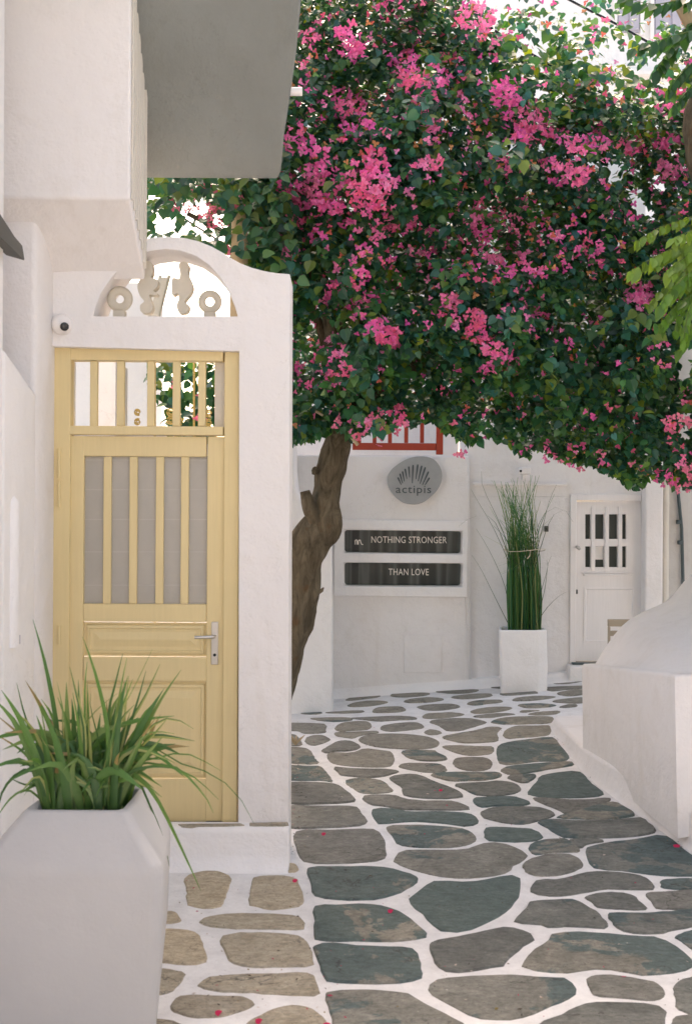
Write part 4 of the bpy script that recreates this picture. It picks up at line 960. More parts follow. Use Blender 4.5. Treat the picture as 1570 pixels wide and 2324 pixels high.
# ------------------------------------------------------------------ houses that close the view, and unseen ones added for light
def shuttered(parent, px0, py0, px1, py1, Y):
    bm = BM(); pbox(bm, px0, py0, px1, py1, Y, Y - .03, Y + .002); w = mk('window', bm, M_SHUTTER, parent)
    n_ = 3
    for k_ in range(2):
        x0 = px0 + (px1 - px0) * (.04 + .49 * k_); x1 = px0 + (px1 - px0) * (.47 + .49 * k_)
        bm = BM(); pbox(bm, x0, py0 + 4, x1, py1 - 4, Y, Y - .045, Y - .0305); s_ = mk('shutter', bm, M_SHUTTER, None); par(s_, parent); par(s_, w)
    for (x0, x1) in ((px0 - 9, px0 - .5), (px1 + .5, px1 + 9)):
        bm = BM(); pbox(bm, x0, py0, x1, py1 + 8, Y, Y - .06, Y + .002); mk('window_frame', bm, M_DOORWHITE, parent, bevel=.004)
fh = thing('tall_white_house', 'tall white house with lavender shutters beyond the top of the bougainvillea', 'house', (3.5, 15, 0))
bm = BM(); pbox(bm, 850, -600, 2600, 1000, 14.6, 14.6, 18); mk('wall', bm, M_BRIGHT, fh)
shuttered(fh, 1399, -190, 1450, 75, 14.6); shuttered(fh, 1482, -190, 1560, 105, 14.6); shuttered(fh, 1180, -420, 1240, -120, 14.6)
bm = BM(); pbox(bm, 1300, 168, 2600, 178, 14.6, 14.5, 14.6); mk('string_course', bm, M_WHITE, fh)
ch = thing('courtyard_house', 'white courtyard house glimpsed through the opening over the yellow door', 'house', (-2.5, 9.6, 0))
bm = BM(); pbox(bm, -400, 985, 470, 1400, 9.6, 9.6, 14); mk('wall', bm, M_BRIGHT, ch)
bm = BM(); pbox(bm, 60, 636, 330, 984, 9.6, 9.7, 10.5); mk('garden_wall', bm, M_BRIGHT, ch)
bm = BM(); pbox(bm, 205, 820, 262, 1200, 7.2, 7.2, 7.6); mk('porch_pier', bm, M_WHITE, ch)
bm = BM(); box(bm, -10, -4.6, 6.5, 14, -.05, 2.8); mk('sky_blocker_wing', bm, M_WHITE, ch)  # unseen wing added to cut light from the left, since lowered
sh = thing('bounce_house', 'unseen white house added behind the camera to bounce light up the street', 'house', (0, -9, 0))
bm = BM(); box(bm, -7, 7, -13, -9, -.05, 3.0); mk('wall', bm, M_BRIGHT, sh)  # added out of view for bounced light, its height set by that
for x in (-4, -1, 2, 5):
    bm = BM(); box(bm, x - .4, x + .4, -9.002, -8.95, 1.3, 2.3); mk('window', bm, M_SHUTTER, sh)
bm = BM(); box(bm, -.5, .5, -9.002, -8.95, 0, 2.1); mk('door', bm, M_SHUTTER, sh)

rw = thing('sky_blocking_house', 'unseen white house added across the alley to cut sky light on the planter', 'house', (5, 0, 0))
bm = BM(); box(bm, 3.7, 8, -9, 4.7, -.05, 5.2); mk('wall', bm, M_WHITE, rw)  # added outside the frame to hold back sky light near the camera
for y in (-5, -1.5, 2):
    bm = BM(); box(bm, 3.65, 3.702, y - .4, y + .4, 1.2, 2.3); mk('window', bm, M_SHUTTER, rw)
lad = thing('ladder', 'small pale ladder in the courtyard seen through the half round opening', 'ladder', (-.9, 8.6, 0))
for i in range(9):
    u = 575 - i * 0; v = 845 + i * 32
    a = P(*sea([(545 - i * 8, v)])[0], 8.6); b = P(*sea([(605 - i * 8, v)])[0], 8.6); bm = BM(); box(bm, a.x, b.x, 8.58, 8.61, a.z - .016, a.z + .016); mk('rung', bm, M_CREAM, lad)
for du in (540, 606):
    a = P(*sea([(du + 8, 810)])[0], 8.6); b = P(*sea([(du - 76, 1140)])[0], 8.6); bm = BM(); tube(bm, [a, (a + b) / 2, b], .014, 6); mk('ladder_rail', bm, M_CREAM, lad)

# iron grille behind transom
gr = thing('iron_grille', 'thin gilded iron grille with scrolls in the courtyard behind the door transom', 'grille', P(420, 1500, 7.4))
for x in (352, 398, 441, 490):
    bm = BM(); a, b = P(x, 790, 7.4), P(x, 1600, 7.4); tube(bm, [a, (a + b) / 2, b], .008, 6); mk('bar', bm, M_BRASS, gr)
for (cx_, cy_, r_, sg) in ((313, 935, 8, 1), (313, 958, 8, -1), (388, 935, 10, 1), (388, 955, 10, -1), (408, 955, 10, 1), (474, 938, 9, 1), (474, 960, 9, -1), (455, 872, 6, 1)):
    bm = BM(); q = []
    for i in range(22):
        an = i / 21 * 4.6 * math.pi / 2 * 1.6; rr = r_ * (1 - i / 26); q.append(P(cx_ + rr * math.cos(an + 1), cy_ + sg * rr * math.sin(an + 1), 7.4))
    tube(bm, q, .0055, 6); mk('scroll', bm, M_BRASS, gr, smooth=True)
pole = thing('wooden_pole', 'weathered round pole carrying the vine behind the gate wall', 'pole', (-.8, 7.2, 0))
bm = BM(); a = P(541, 505, 7.2); tube(bm, [(a.x, 7.2, 0), (a.x, 7.2, 2), (a.x + .01, 7.2, a.z), (a.x + .01, 7.2, a.z + .05)], [.062, .060, .055, .05], 12, .15); mk('shaft', bm, M_POLE, pole, smooth=True)
bm = BM(); tube(bm, [(a.x - .01, 7.2, a.z - .4), (a.x - .01, 7.2, a.z - .36)], .064, 12); mk('wire_band', bm, M_DARKMETAL, pole, smooth=True)

# ------------------------------------------------------------------ bougainvillea tree
YT = 8.0
tree = thing('bougainvillea_tree', 'leaning bougainvillea with a thick trunk and huge pink flowered crown over the street', 'tree', (-.6, YT, 0))
def T7(u, v): return (635.6 + u * .1797, 944.3 + v * .1797)
cl = [((575, 1760), 96), ((600, 1660), 92), ((622, 1600), 88), ((640, 1540), 86), ((655, 1470), 84)]
cl = [(q, w * .9) for q, w in cl]
cl += [(T7(305, 2230), 330 * .2), (T7(300, 2080), 80), (T7(315, 1900), 82), (T7(355, 1720), 92), (T7(430, 1540), 88), (T7(520, 1400), 84), (T7(570, 1280), 73), (T7(580, 1150), 66), (T7(590, 1030), 67), (T7(612, 900), 67), (T7(640, 720), 72), (T7(690, 520), 70), (T7(730, 380), 70), (T7(765, 180), 60), (T7(800, 0), 56), (T7(860, -300), 50)]
cl[5] = (T7(270, 2230), 84)
ctr = [P(q[0], q[1], YT) for q, w in cl]; rad = [w * .93 / 2 / F * YT for q, w in cl]
dense = resample(catmull(ctr, 6), 90)
d0 = [0]; 
for a, b in zip(ctr[:-1], ctr[1:]): d0.append(d0[-1] + (b - a).length)
rr = np.interp(np.linspace(0, d0[-1], 90), d0, rad)
kz1, kz2, kz3 = P(700, 1190, YT).z, P(740, 1240, YT).z, P(770, 1150, YT).z
bm = BM(); rings = []
for i, p in enumerate(dense):
    t = (dense[min(i + 1, 89)] - dense[max(i - 1, 0)]).normalized(); a = t.cross(Vector((0, 1, 0))).normalized(); b = t.cross(a).normalized(); ring = []
    for k_ in range(40):
        th = 2 * math.pi * k_ / 40; d = a * math.cos(th) + b * math.sin(th)
        q = p + d * rr[i]
        kb = .20 * math.exp(-((p.z - kz1) / .10) ** 2) * max(0, math.cos(th - 2.9)) + .10 * math.exp(-((p.z - kz2) / .12) ** 2) * max(0, math.cos(th - .4)) + .10 * math.exp(-((p.z - kz3) / .08) ** 2) * max(0, math.cos(th - 1.2))
        m_ = 1 + kb + .20 * mnoise.noise(Vector((math.cos(th) * 1.1, math.sin(th) * 1.1, p.z * 1.6)) * 1.5) + .14 * mnoise.noise(q * 9) + .09 * mnoise.noise(Vector((q.x * 30, q.y * 30, q.z * 9))) + .04 * math.sin(th * 5 + p.z * 4)
        ring.append(p + d * rr[i] * m_)
    rings.append(ring)
loft(bm, rings); mk('trunk', bm, M_BARK, tree, smooth=True)
bm = BM(); q = [P(*T7(470, 1330), YT - .08), P(*T7(400, 1220), YT - .10), P(*T7(340, 1080), YT - .11), P(*T7(305, 950), YT - .11)]
tube(bm, resample(catmull(q, 4), 14), [.055 - .0015 * i for i in range(14)], 12, .5); mk('branch_stub', bm, M_BARK, tree, smooth=True)
bm = BM(); q = [P(*T7(440, 2260), YT - .02), P(*T7(480, 2215), YT - .03), P(*T7(530, 2200), YT - .04), P(*T7(552, 2165), YT - .04)]
tube(bm, q, [.035, .022, .013, .004], 8, .3); mk('branch_stub', bm, M_BARK, tree, smooth=True)
bm = BM(); tube(bm, [P(*T7(455, 690), YT - .05), P(*T7(430, 705), YT - .07), P(*T7(418, 740), YT - .07)], [.03, .02, .01], 8, .3); mk('branch_stub', bm, M_BARK, tree, smooth=True)
# limbs into the crown
top = ctr[-1]
for (tx, ty, tY, r0) in ((1000, 560, 8.3, .09), (1250, 420, 8.6, .08), (760, 380, 8.0, .085), (560, 470, 7.6, .06), (1480, 700, 8.7, .06), (980, 120, 8.2, .05), (1290, 190, 8.3, .022), (1180, 130, 8.1, .02), (420, 480, 7.9, .035)):
    e = P(tx, ty, tY); mid = top.lerp(e, .5) + Vector((rnd.uniform(-.2, .2), .15, .25)); s0 = ctr[-2] + Vector((0, .05, 0))
    path = resample(catmull([s0, top.lerp(mid, .35), mid, e], 6), 18)
    path = [p + Vector((mnoise.noise(p * 2), mnoise.noise(p * 2 + Vector((9, 0, 0))), mnoise.noise(p * 2 + Vector((0, 9, 0))))) * .06 for p in path]
    bm = BM(); tube(bm, path, [r0 * (1 - .75 * i / 17) + .006 for i in range(18)], 9, .2); mk('branch', bm, M_BARK, tree, smooth=True)

# --- crown description in bearings
MAIN = [(600, -70), (1040, -70), (1075, 0), (1120, 70), (1170, 140), (1280, 195), (1420, 215), (1500, 235), (1720, 260), (1760, -60), (2250, 0), (2250, 500), (2100, 900), (1720, 1120), (1600, 1118), (1540, 1100), (1480, 1085), (1455, 1100), (1425, 1098), (1395, 1075), (1340, 1050), (1270, 1040), (1235, 1015), (1190, 1030), (1130, 995), (1050, 1000), (1005, 960), (930, 955), (850, 965), (800, 985), (735, 985), (700, 992), (655, 1008), (600, 1000)]  # right arm beyond the frame is added to shade the mound
SPARSE = [(1040, -70), (1720, -70), (1720, 260), (1500, 235), (1420, 215), (1280, 195), (1170, 140), (1120, 70)]
LEFT = [(300, 330), (655, 330), (680, 640), (560, 610), (500, 575), (430, 545), (300, 530)]
def inside(poly, x, y):
    c = np.zeros(x.shape, bool); n_ = len(poly); j = n_ - 1
    for i in range(n_):
        xi, yi = poly[i]; xj, yj = poly[j]
        c ^= ((yi > y) != (yj > y)) & (x < (xj - xi) * (y - yi) / (yj - yi + 1e-9) + xi); j = i
    return c
HOLES = [(345, 440, 16, 22, 1), (372, 500, 28, 26, 1), (430, 478, 30, 22, .9), (470, 500, 45, 40, .85), (400, 525, 60, 16, .8), (510, 560, 30, 26, .8), (455, 460, 18, 18, .9), (1150, 172, 60, 26, .75), (1246, 215, 36, 22, .85), (1220, 120, 40, 30, .5), (1340, 130, 50, 30, .5), (1450, 190, 60, 34, .75), (1500, 165, 70, 30, .85),
         (1370, 372, 40, 14, .9), (1395, 400, 26, 16, .8), (1440, 440, 22, 16, .9), (1150, 328, 26, 12, .9), (1122, 178, 26, 14, .8), (1235, 325, 22, 12, .7), (1490, 415, 20, 14, .8), (1446, 465, 24, 16, .9), (1470, 480, 16, 12, .8), (1555, 815, 26, 40, .9), (1540, 720, 14, 30, .7), (1525, 345, 16, 16, .7), (1380, 285, 14, 10, .6),
         (1258, 527, 12, 10, .8), (1450, 555, 10, 8, .9), (1552, 950, 20, 40, .7), (1490, 520, 12, 14, .6), (1065, 55, 30, 18, .6), (905, 40, 30, 22, .5), (1100, 975, 14, 10, .6), (1440, 1075, 10, 10, .7), (1108, 960, 16, 14, .7)]
VOIDS = [(1225, 470, 70, 60), (1170, 560, 60, 45), (690, 760, 45, 120), (950, 820, 80, 50), (1330, 680, 90, 40), (1250, 980, 130, 40), (900, 640, 60, 40), (770, 700, 35, 60), (1130, 440, 40, 60), (1420, 290, 60, 22), (880, 900, 90, 40), (720, 600, 45, 40), (850, 180, 40, 40), (760, 180, 30, 40), (1020, 560, 50, 30), (1080, 880, 90, 40), (1500, 880, 80, 40)]
LOBES = [(rnd.uniform(560, 1650), rnd.uniform(-200, 1080), rnd.uniform(45, 120), rnd.uniform(.25, .75)) for _ in range(120)]
LOBES = [l for l in LOBES if not any((l[0] - v[0]) ** 2 / v[2] ** 2 + (l[1] - v[1]) ** 2 / v[3] ** 2 < 1 for v in VOIDS)]
def front(x, y):
    """distance of the crown's outer surface along a bearing"""
    d = 7.72 + .25 * np.clip((y - 500) / 500, -1, 1) ** 2 + .0004 * np.abs(x - 1000)
    b = np.zeros_like(x)
    for (lx, ly, lr, la) in LOBES:
        r2 = ((x - lx) ** 2 + (y - ly) ** 2) / lr ** 2; b = np.maximum(b, la * np.sqrt(np.clip(1 - r2, 0, 1)))
    d = d - b * 1.1
    for (vx, vy, a, c) in VOIDS:
        r2 = ((x - vx) / a) ** 2 + ((y - vy) / c) ** 2; d = d + .7 * np.exp(-r2 * 1.2)
    return np.where(x < 640, 7.4 + (d - 7.4) * .6, d)
def Pv(x, y, Y):
    dx, dy = x - CX, y - 1162.0
    xx = dx * _c + dy * _s; yy = 1162.0 - dx * _s + dy * _c
    return np.stack([xx / F * Y, Y, CAMZ - (yy - HY) / F * Y], -1)
def accept(x, y, rng):
    n1 = np.array([mnoise.noise(Vector((a * .022, b * .022, 3.0))) for a, b in zip(x, y)]) * 16
    n2 = np.array([mnoise.noise(Vector((a * .06, b * .06, 7.0))) for a, b in zip(x, y)]) * 8
    yy = y + n1 + n2; xx = x + n2
    p = np.where(inside(MAIN, xx, yy), 1.0, 0.0)
    p = np.maximum(p, np.where(inside(SPARSE, xx, yy), np.clip(.25 + .35 * (yy - 20) / 150, .22, .7), 0)); p = np.maximum(p, np.where(inside(LEFT, xx, yy), .8, 0))
    for (hx, hy, a, b, s_) in HOLES:
        r2 = ((xx - hx) / a) ** 2 + ((yy - hy) / b) ** 2
        p = np.where(r2 < 1.1, p * (1 - s_), p)
    return rng.random(len(x)) < p

LEAFV = np.array([(0, 0, 0), (-.20, -.05, .03), (-.39, .10, .08), (-.45, .34, .10), (-.36, .60, .07), (-.17, .86, .0), (0, 1.08, -.10), (.17, .86, .0), (.36, .60, .07), (.45, .34, .10), (.39, .10, .08), (.20, -.05, .03), (0, .38, -.03), (0, .74, -.04)], float)
LEAFF = [(0, 12, 3, 2, 1), (12, 13, 5, 4, 3), (13, 6, 5), (0, 11, 10, 9, 12), (12, 9, 8, 7, 13), (13, 7, 6)]
def frames(nrm, tip):
    z = nrm / np.linalg.norm(nrm, axis=1, keepdims=True)
    y = tip - (tip * z).sum(1, keepdims=True) * z; y /= np.linalg.norm(y, axis=1, keepdims=True) + 1e-9
    x = np.cross(y, z); return np.stack([x, y, z], 1)
def scatter(name, pos, fr, size, col, mat, parent, LV=LEAFV, LF=LEAFF, stuff=True):
    n_ = len(pos); k_ = len(LV)
    v = (np.einsum('kj,njc->nkc', LV, fr) * size[:, None, None] + pos[:, None, :]).reshape(-1, 3)
    loops, starts, tot = [], [], []
    lf = np.concatenate([np.array(f) for f in LF]); fl = np.array([len(f) for f in LF])
    li = (lf[None, :] + (np.arange(n_) * k_)[:, None]).ravel()
    lt = np.tile(fl, n_); ls = np.concatenate([[0], np.cumsum(lt)[:-1]])
    me = bpy.data.meshes.new(name); me.vertices.add(len(v)); me.vertices.foreach_set('co', v.ravel())
    me.loops.add(len(li)); me.loops.foreach_set('vertex_index', li.astype(np.int32))
    me.polygons.add(len(lt)); me.polygons.foreach_set('loop_start', ls.astype(np.int32)); me.polygons.foreach_set('loop_total', lt.astype(np.int32))
    me.update(calc_edges=True)
    at = me.attributes.new('tint', 'FLOAT_COLOR', 'FACE'); c = np.ones((len(lt), 4), np.float32); c[:, :3] = np.repeat(col, len(LF), 0); at.data.foreach_set('color', c.ravel())
    o = mk(name, me, mat, parent)
    if stuff: o['kind'] = 'stuff'
    return o
PAL = np.array([(.030, .105, .045), (.024, .090, .055), (.040, .125, .050), (.020, .070, .040), (.032, .120, .085), (.060, .150, .050), (.045, .130, .080), (.085, .165, .055)])
def leaves_at(x, y, Y, rng, size, young=.06):
    n_ = len(x); pos = Pv(x, y, Y)
    tip = np.stack([rng.normal(0, .55, n_), rng.normal(-.25, .45, n_), rng.normal(-.75, .45, n_)], 1)
    nrm = np.stack([rng.normal(0, .55, n_), rng.normal(-.75, .45, n_), rng.normal(.65, .45, n_)], 1)
    col = PAL[rng.integers(0, len(PAL), n_)] * rng.uniform(.75, 1.35, (n_, 1)) * np.array((.92, 1.03, 1.12))
    yg = rng.random(n_) < young; col[yg] = np.array([.12, .19, .035]) * rng.uniform(.7, 1.2, (yg.sum(), 1))
    return pos, frames(nrm, tip), size, col
rng = np.random.default_rng(5)
# shoots of leaves near the outer surface, then loose inner leaves
allp = []
NSH = 5600
sx = rng.uniform(560, 1900, NSH * 2); sy = rng.uniform(-210, 1130, NSH * 2); ok = accept(sx, sy, rng); sx, sy = sx[ok][:NSH], sy[ok][:NSH]
X_, Y_, D_, SZ, CM = [], [], [], [], []
fd = front(sx, sy)
SHOOT = np.array([(.8, .85, .8), (1, 1, 1), (1, 1.05, 1.15), (1.2, 1.2, 1.5), (1.5, 1.4, 1.0), (2.2, 1.7, .9), (1.3, 1.35, 1.7), (.7, .75, .7)])
for i in range(len(sx)):
    n_ = rng.integers(6, 15); a = rng.normal(1.57, .75); L = rng.uniform(25, 80); t = np.linspace(0, 1, n_)
    ux = sx[i] + np.cos(a) * L * t + rng.normal(0, 4, n_); uy = sy[i] + (np.sin(a) * L * t ** 1.4) + rng.normal(0, 4, n_)
    dd = fd[i] + rng.exponential(.16) - .12 * t + rng.normal(0, .03, n_)
    X_.append(ux); Y_.append(uy); D_.append(dd); SZ.append(np.full(n_, rng.uniform(.036, .066)) * rng.uniform(.7, 1.15, n_)); CM.append(np.tile(SHOOT[rng.integers(0, len(SHOOT))], (n_, 1)) * rng.uniform(.8, 1.2))
x = np.concatenate(X_); y = np.concatenate(Y_); D = np.concatenate(D_); sz = np.concatenate(SZ)
cm = np.concatenate(CM); ok = accept(x, y, rng); lv = list(leaves_at(x[ok], y[ok], D[ok], rng, sz[ok], .05)); lv[3] = lv[3] * cm[ok] * np.where(x[ok] > 1080, np.clip(1.5 - y[ok] / 600, 1, 1.5), 1)[:, None]; allp.append(lv)  # upper right leaves tinted brighter to imitate sunlight there
# inner mass
n_ = 30000
x = rng.uniform(560, 2250, n_); y = rng.uniform(-210, 1130, n_); ok = accept(x, y, rng) & ~inside(SPARSE, x, y); x, y = x[ok], y[ok]
D = front(x, y) + .15 + rng.random(len(x)) ** .8 * .85
allp.append(leaves_at(x, y, D, rng, rng.uniform(.045, .075, len(x)), 0.0))
# big leaves high on the right, some young; sunlit paleness put into their colour
n_ = 1500
x = rng.uniform(1085, 1600, n_); y = rng.uniform(70, 290, n_) + (x - 1085) * .10; y -= 60 * (rng.random(n_) < .3); D = rng.uniform(7.6, 8.4, n_)
ok = np.array([mnoise.noise(Vector((a * .012, b * .02, 1.0))) for a, b in zip(x, y)]) > -.08
lv = list(leaves_at(x[ok], y[ok], D[ok], rng, rng.uniform(.055, .095, ok.sum()), .3)); lv[3] = lv[3] * np.array((1.9, 1.7, 1.1)); allp.append(lv)
# hanging strands of larger leaves over the front
xs_, ys_, ds_ = [], [], []
for (hx, hy, hl) in ((800, 940, -150), (855, 640, 90), (830, 860, 100), (1130, 330, 60), (1180, 320, 50), (1265, 830, 90), (1250, 800, 110), (1420, 690, 60), (1480, 690, 80), (1370, 690, 60), (1010, 560, 80), (1030, 600, 120), (1250, 870, 70), (1300, 890, 50), (985, 60, 120), (850, 130, 70), (700, 560, 100), (690, 640, 90), (1440, 880, 60), (1340, 650, 50), (1160, 690, 60), (960, 215, 70), (940, 230, 50), (900, 790, 120), (870, 900, 80), (1320, 810, 70)):
    for t in np.linspace(0, 1, 16):
        xs_.append(hx + rng.normal(0, 13)); ys_.append(hy + hl * t + rng.normal(0, 6)); ds_.append(0)
x = np.array(xs_); y = np.array(ys_); D = front(x, y) - .30 + rng.normal(0, .04, len(x))
lv = list(leaves_at(x, y, D, rng, rng.uniform(.055, .085, len(x)), .18)); lv[3] = lv[3] * np.array((1.3, 1.35, 1.5)); allp.append(lv)
# vine behind the gate wall
n_ = 4200
x = rng.uniform(310, 680, n_); y = rng.uniform(320, 640, n_); ok = accept(x, y, rng) & inside(LEFT, x, y); x, y = x[ok], y[ok]
allp.append(leaves_at(x, y, rng.uniform(7.0, 8.6, len(x)), rng, rng.uniform(.05, .085, len(x)), .12))
n_ = 330
x = rng.uniform(340, 500, n_); y = 810 + rng.random(n_) * 190; keep = (x > 378) | (y < 900); x, y = x[keep], y[keep]
allp.append(leaves_at(x, y, rng.uniform(7.7, 8.3, len(x)), rng, rng.uniform(.05, .085, len(x)), .1))
pos = np.concatenate([a[0] for a in allp]); frm = np.concatenate([a[1] for a in allp]); siz = np.concatenate([a[2] for a in allp]); col = np.concatenate([a[3] for a in allp])
# the leaves that show largest are parts of their own, the rest one mass
nS = len(allp[0][0])
Y1 = allp[0][0][:, 1]; vis = np.argsort(Y1 - allp[0][2] * 20)[:280]
mask = np.ones(len(pos), bool); mask[vis] = False
scatter('foliage', pos[mask], frm[mask], siz[mask], col[mask], M_LEAF, tree)
leafmeshes = []
for ci, cc in enumerate([(.028, .105, .045), (.022, .09, .06), (.05, .14, .04), (.13, .20, .04), (.035, .11, .07)]):
    me = bpy.data.meshes.new('leaf'); me.from_pydata([tuple(v) for v in LEAFV], [], LEAFF)
    at = me.attributes.new('tint', 'FLOAT_COLOR', 'FACE'); c = np.ones((len(LEAFF), 4), np.float32); c[:, :3] = cc; at.data.foreach_set('color', c.ravel()); me.materials.append(M_LEAF); leafmeshes.append(me)
for i in vis:
    o = bpy.data.objects.new('leaf', leafmeshes[rnd.choice((0, 0, 1, 1, 2, 3, 4))]); COL.objects.link(o)
    M4 = Matrix.Identity(4)
    s_ = siz[i] * 1.25
    for r_ in range(3):
        for c_ in range(3): M4[r_][c_] = frm[i][c_][r_] * s_
        M4[r_][3] = pos[i][r_]
    o.matrix_world = M4; o.parent = tree; o.matrix_parent_inverse = Matrix.Translation(-Vector(tree.location))

# flowers
def Rg(s): return [tuple(float(t) for t in q.split(',')) for q in s.split()]
R2 = Rg('110,150,35,25 270,150,45,50 290,200,30,25 410,20,40,20 550,15,25,25 585,50,15,15 740,65,55,45 480,80,30,15 520,130,15,20 480,180,8,12 480,235,40,30 490,300,50,25 610,290,35,35 640,215,20,15 690,230,10,8 865,125,15,10 825,155,15,10 910,150,10,12 220,360,35,20 260,400,35,25 310,370,25,15 180,395,15,10 125,430,12,12 320,485,25,15 255,495,25,15 50,510,25,15 90,545,30,25 30,575,15,10 530,400,25,25 600,365,15,15 690,400,15,40 710,430,15,12 560,470,20,20 580,510,25,20 880,350,35,40 845,380,25,30 920,380,25,12 810,330,15,15 930,450,45,30 960,510,55,30 920,520,30,25 1020,500,40,20 1080,530,20,20 1010,440,20,15 870,440,20,30 1110,380,15,10 1030,430,12,12 1095,420,12,15 1205,525,35,45 1130,570,25,35 1060,630,40,20 1110,670,50,25 1150,660,20,20 1060,700,25,15 1020,605,15,12 1240,555,20,15 1230,620,15,10 1330,530,35,40 1350,570,20,20 1450,530,40,20 1490,545,30,25 1490,640,35,35 1530,660,20,20 1450,690,15,15 1470,410,30,15 1500,410,30,15 1480,460,20,15 1410,465,10,10 1525,330,12,15 1460,350,20,10 1370,330,12,10 850,635,20,30 795,590,10,12 800,625,8,8 150,600,25,35 130,650,40,25 40,720,35,40 130,700,35,35 210,690,35,30 80,740,30,30 150,780,60,35 200,800,30,20 40,820,25,25 60,850,25,15 140,890,25,25 100,930,20,20 40,980,25,30 170,950,15,15 20,890,15,20 290,690,35,25 360,610,30,35 350,650,30,25 390,700,40,30 300,740,40,35 370,760,35,30 350,800,30,20 430,790,12,10 410,850,25,15 380,890,30,35 300,890,12,12 330,955,15,12 280,850,20,15 440,880,15,15 400,640,12,10 280,610,15,12 610,910,40,35 570,950,25,20 510,960,35,20 490,880,20,15 520,850,20,20 490,735,20,12 510,790,10,10 540,630,20,15 590,620,25,20 570,690,10,10 650,930,15,15 900,725,20,25 850,740,12,12 930,775,25,25 790,790,35,30 850,810,15,15 740,855,25,25 770,890,25,30 700,910,25,15 755,945,15,15 900,840,20,20 900,890,20,25 970,860,15,10 870,930,12,12 740,1010,15,15 800,980,30,20 860,1030,25,20 930,990,25,25 940,1020,15,15 1000,1030,12,20 975,1040,12,15 820,1080,12,15 760,1060,20,15 1170,930,12,20 1210,940,20,25 1200,980,22,25 1145,965,15,15 1210,1010,12,12 1145,880,12,10 1050,890,20,20 1075,985,10,15 1270,1055,14,14 1340,830,15,12 1370,1130,35,40 1395,1160,20,15 1405,1080,10,10 390,1090,22,22 440,1055,18,18 310,1045,20,25 400,1000,18,20 270,1095,20,20 230,1100,25,15 190,1120,25,20 180,1170,25,25 215,1185,12,12 290,1175,30,30 340,1120,20,15 350,1155,25,18 135,1240,10,10 375,1245,30,25 420,1285,35,30 440,1300,20,20 205,1290,20,12 650,1140,25,20 670,1165,25,20 740,1210,25,20 870,1185,20,10 960,1180,25,25 980,1200,25,25 955,1240,15,20 750,1270,30,30 670,1220,15,15 820,1220,15,10 610,1200,15,15 570,1240,12,12 1000,1140,15,10 1190,1235,12,10')
R3 = Rg('380,890,35,25 300,1050,50,60 440,1030,50,50 480,1110,40,45 410,1150,40,30 405,1210,25,25 340,1150,30,30 330,1235,35,30 210,1245,25,25 515,1195,20,25 380,980,20,25 95,1080,25,40 135,1120,25,25 85,865,15,25 500,1400,20,15 420,1510,25,40 720,1450,40,40 840,1460,50,50 620,1520,40,40 780,1570,55,45 575,1610,35,30 680,1520,40,30 740,1650,20,25 870,1500,35,30 1160,1255,28,28 1240,1250,25,40 1395,1210,15,22 1030,1445,18,18 1490,1130,35,35 1550,1150,30,35 1410,840,40,35 1470,840,30,35 1540,960,25,40 1420,740,45,30 1280,640,45,40 1270,770,40,30 1280,810,25,20 800,890,70,50 720,800,30,35 690,780,30,25')
R4 = Rg('140,990,80,45 190,1060,60,50 240,1000,30,30 240,1110,40,35 130,1170,40,30 35,1155,35,30 80,1100,20,15 270,1280,45,35 415,1320,25,20 650,955,30,35 765,1080,22,22 925,1155,20,12 470,1170,18,15 620,840,20,18 795,1490,35,40 975,1420,40,30 1125,1440,25,18 610,1580,30,30 740,1585,35,20 905,1595,25,25 1020,1585,25,30 1080,1620,30,18 885,1750,30,22 735,1710,30,25 650,1710,20,25 510,1710,25,30 1000,1700,20,15 1110,1740,22,15 1190,1860,25,20 1140,1830,20,18 945,1830,35,20 620,1820,25,25 680,1840,20,20 740,1870,20,20 565,1765,20,18 480,1800,15,15 1370,1950,65,45 1450,1545,70,45 1410,1580,30,25 1480,1820,40,30 1540,1850,35,50 1550,1960,25,45 1480,2035,45,18 1370,1120,30,25 1410,1190,15,20 680,1335,18,18 1180,600,55,50 1240,620,25,40 1100,590,30,25')
RLp = Rg('890,150,60,45 830,170,35,40 680,270,40,35 710,320,25,25 790,280,40,35 960,290,45,40 1010,320,40,30 960,395,35,30 890,420,30,20 870,360,30,20 1140,255,50,45 1220,370,35,30 1025,425,18,15 1260,465,35,25 1260,550,25,25 1355,535,22,22 1050,640,30,40 1170,660,40,30 1230,685,20,15 1500,70,50,35 1530,180,50,40 1540,340,30,40 1520,650,45,40 1500,710,40,30 1485,465,18,15 1550,590,25,20')
CL = [(635.6 + u * .5951, v * .5951, a * .5951, b * .5951, 0) for u, v, a, b in R2] + [(635.6 + u * .3123, 490.3 + v * .3123, a * .3123, b * .3123, 0) for u, v, a, b in R3] + [(1089.6 + u * .306, 490.3 + v * .306, a * .306, b * .306, 0) for u, v, a, b in R4] + [(199.8 + u * .3008, 381.4 + v * .3008, a * .3008, b * .3008, 1) for u, v, a, b in RLp]
CL += [(455, 905, 10, 12, 1), (452, 945, 12, 10, 1), (395, 870, 8, 8, 1), (1040, 1032, 10, 5, 0), (1055, 1030, 8, 5, 0)]
for _ in range(60):
    CL.append((rnd.uniform(660, 1560), rnd.uniform(20, 1000), rnd.uniform(5, 9), rnd.uniform(4, 8), 0))
for _ in range(26):  # the crown goes on above and beside the frame
    CL.append((rnd.uniform(650, 1000), rnd.uniform(-190, -10), rnd.uniform(10, 25), rnd.uniform(8, 18), 0))
BR = np.array([(0, 0, 0), (-.30, .25, .10), (-.40, .58, .05), (0, 1.05, -.12), (.40, .58, .05), (.30, .25, .10), (0, .5, -.04)], float)
BF = [(0, 6, 2, 1), (6, 3, 2), (0, 5, 4, 6), (6, 4, 3)]
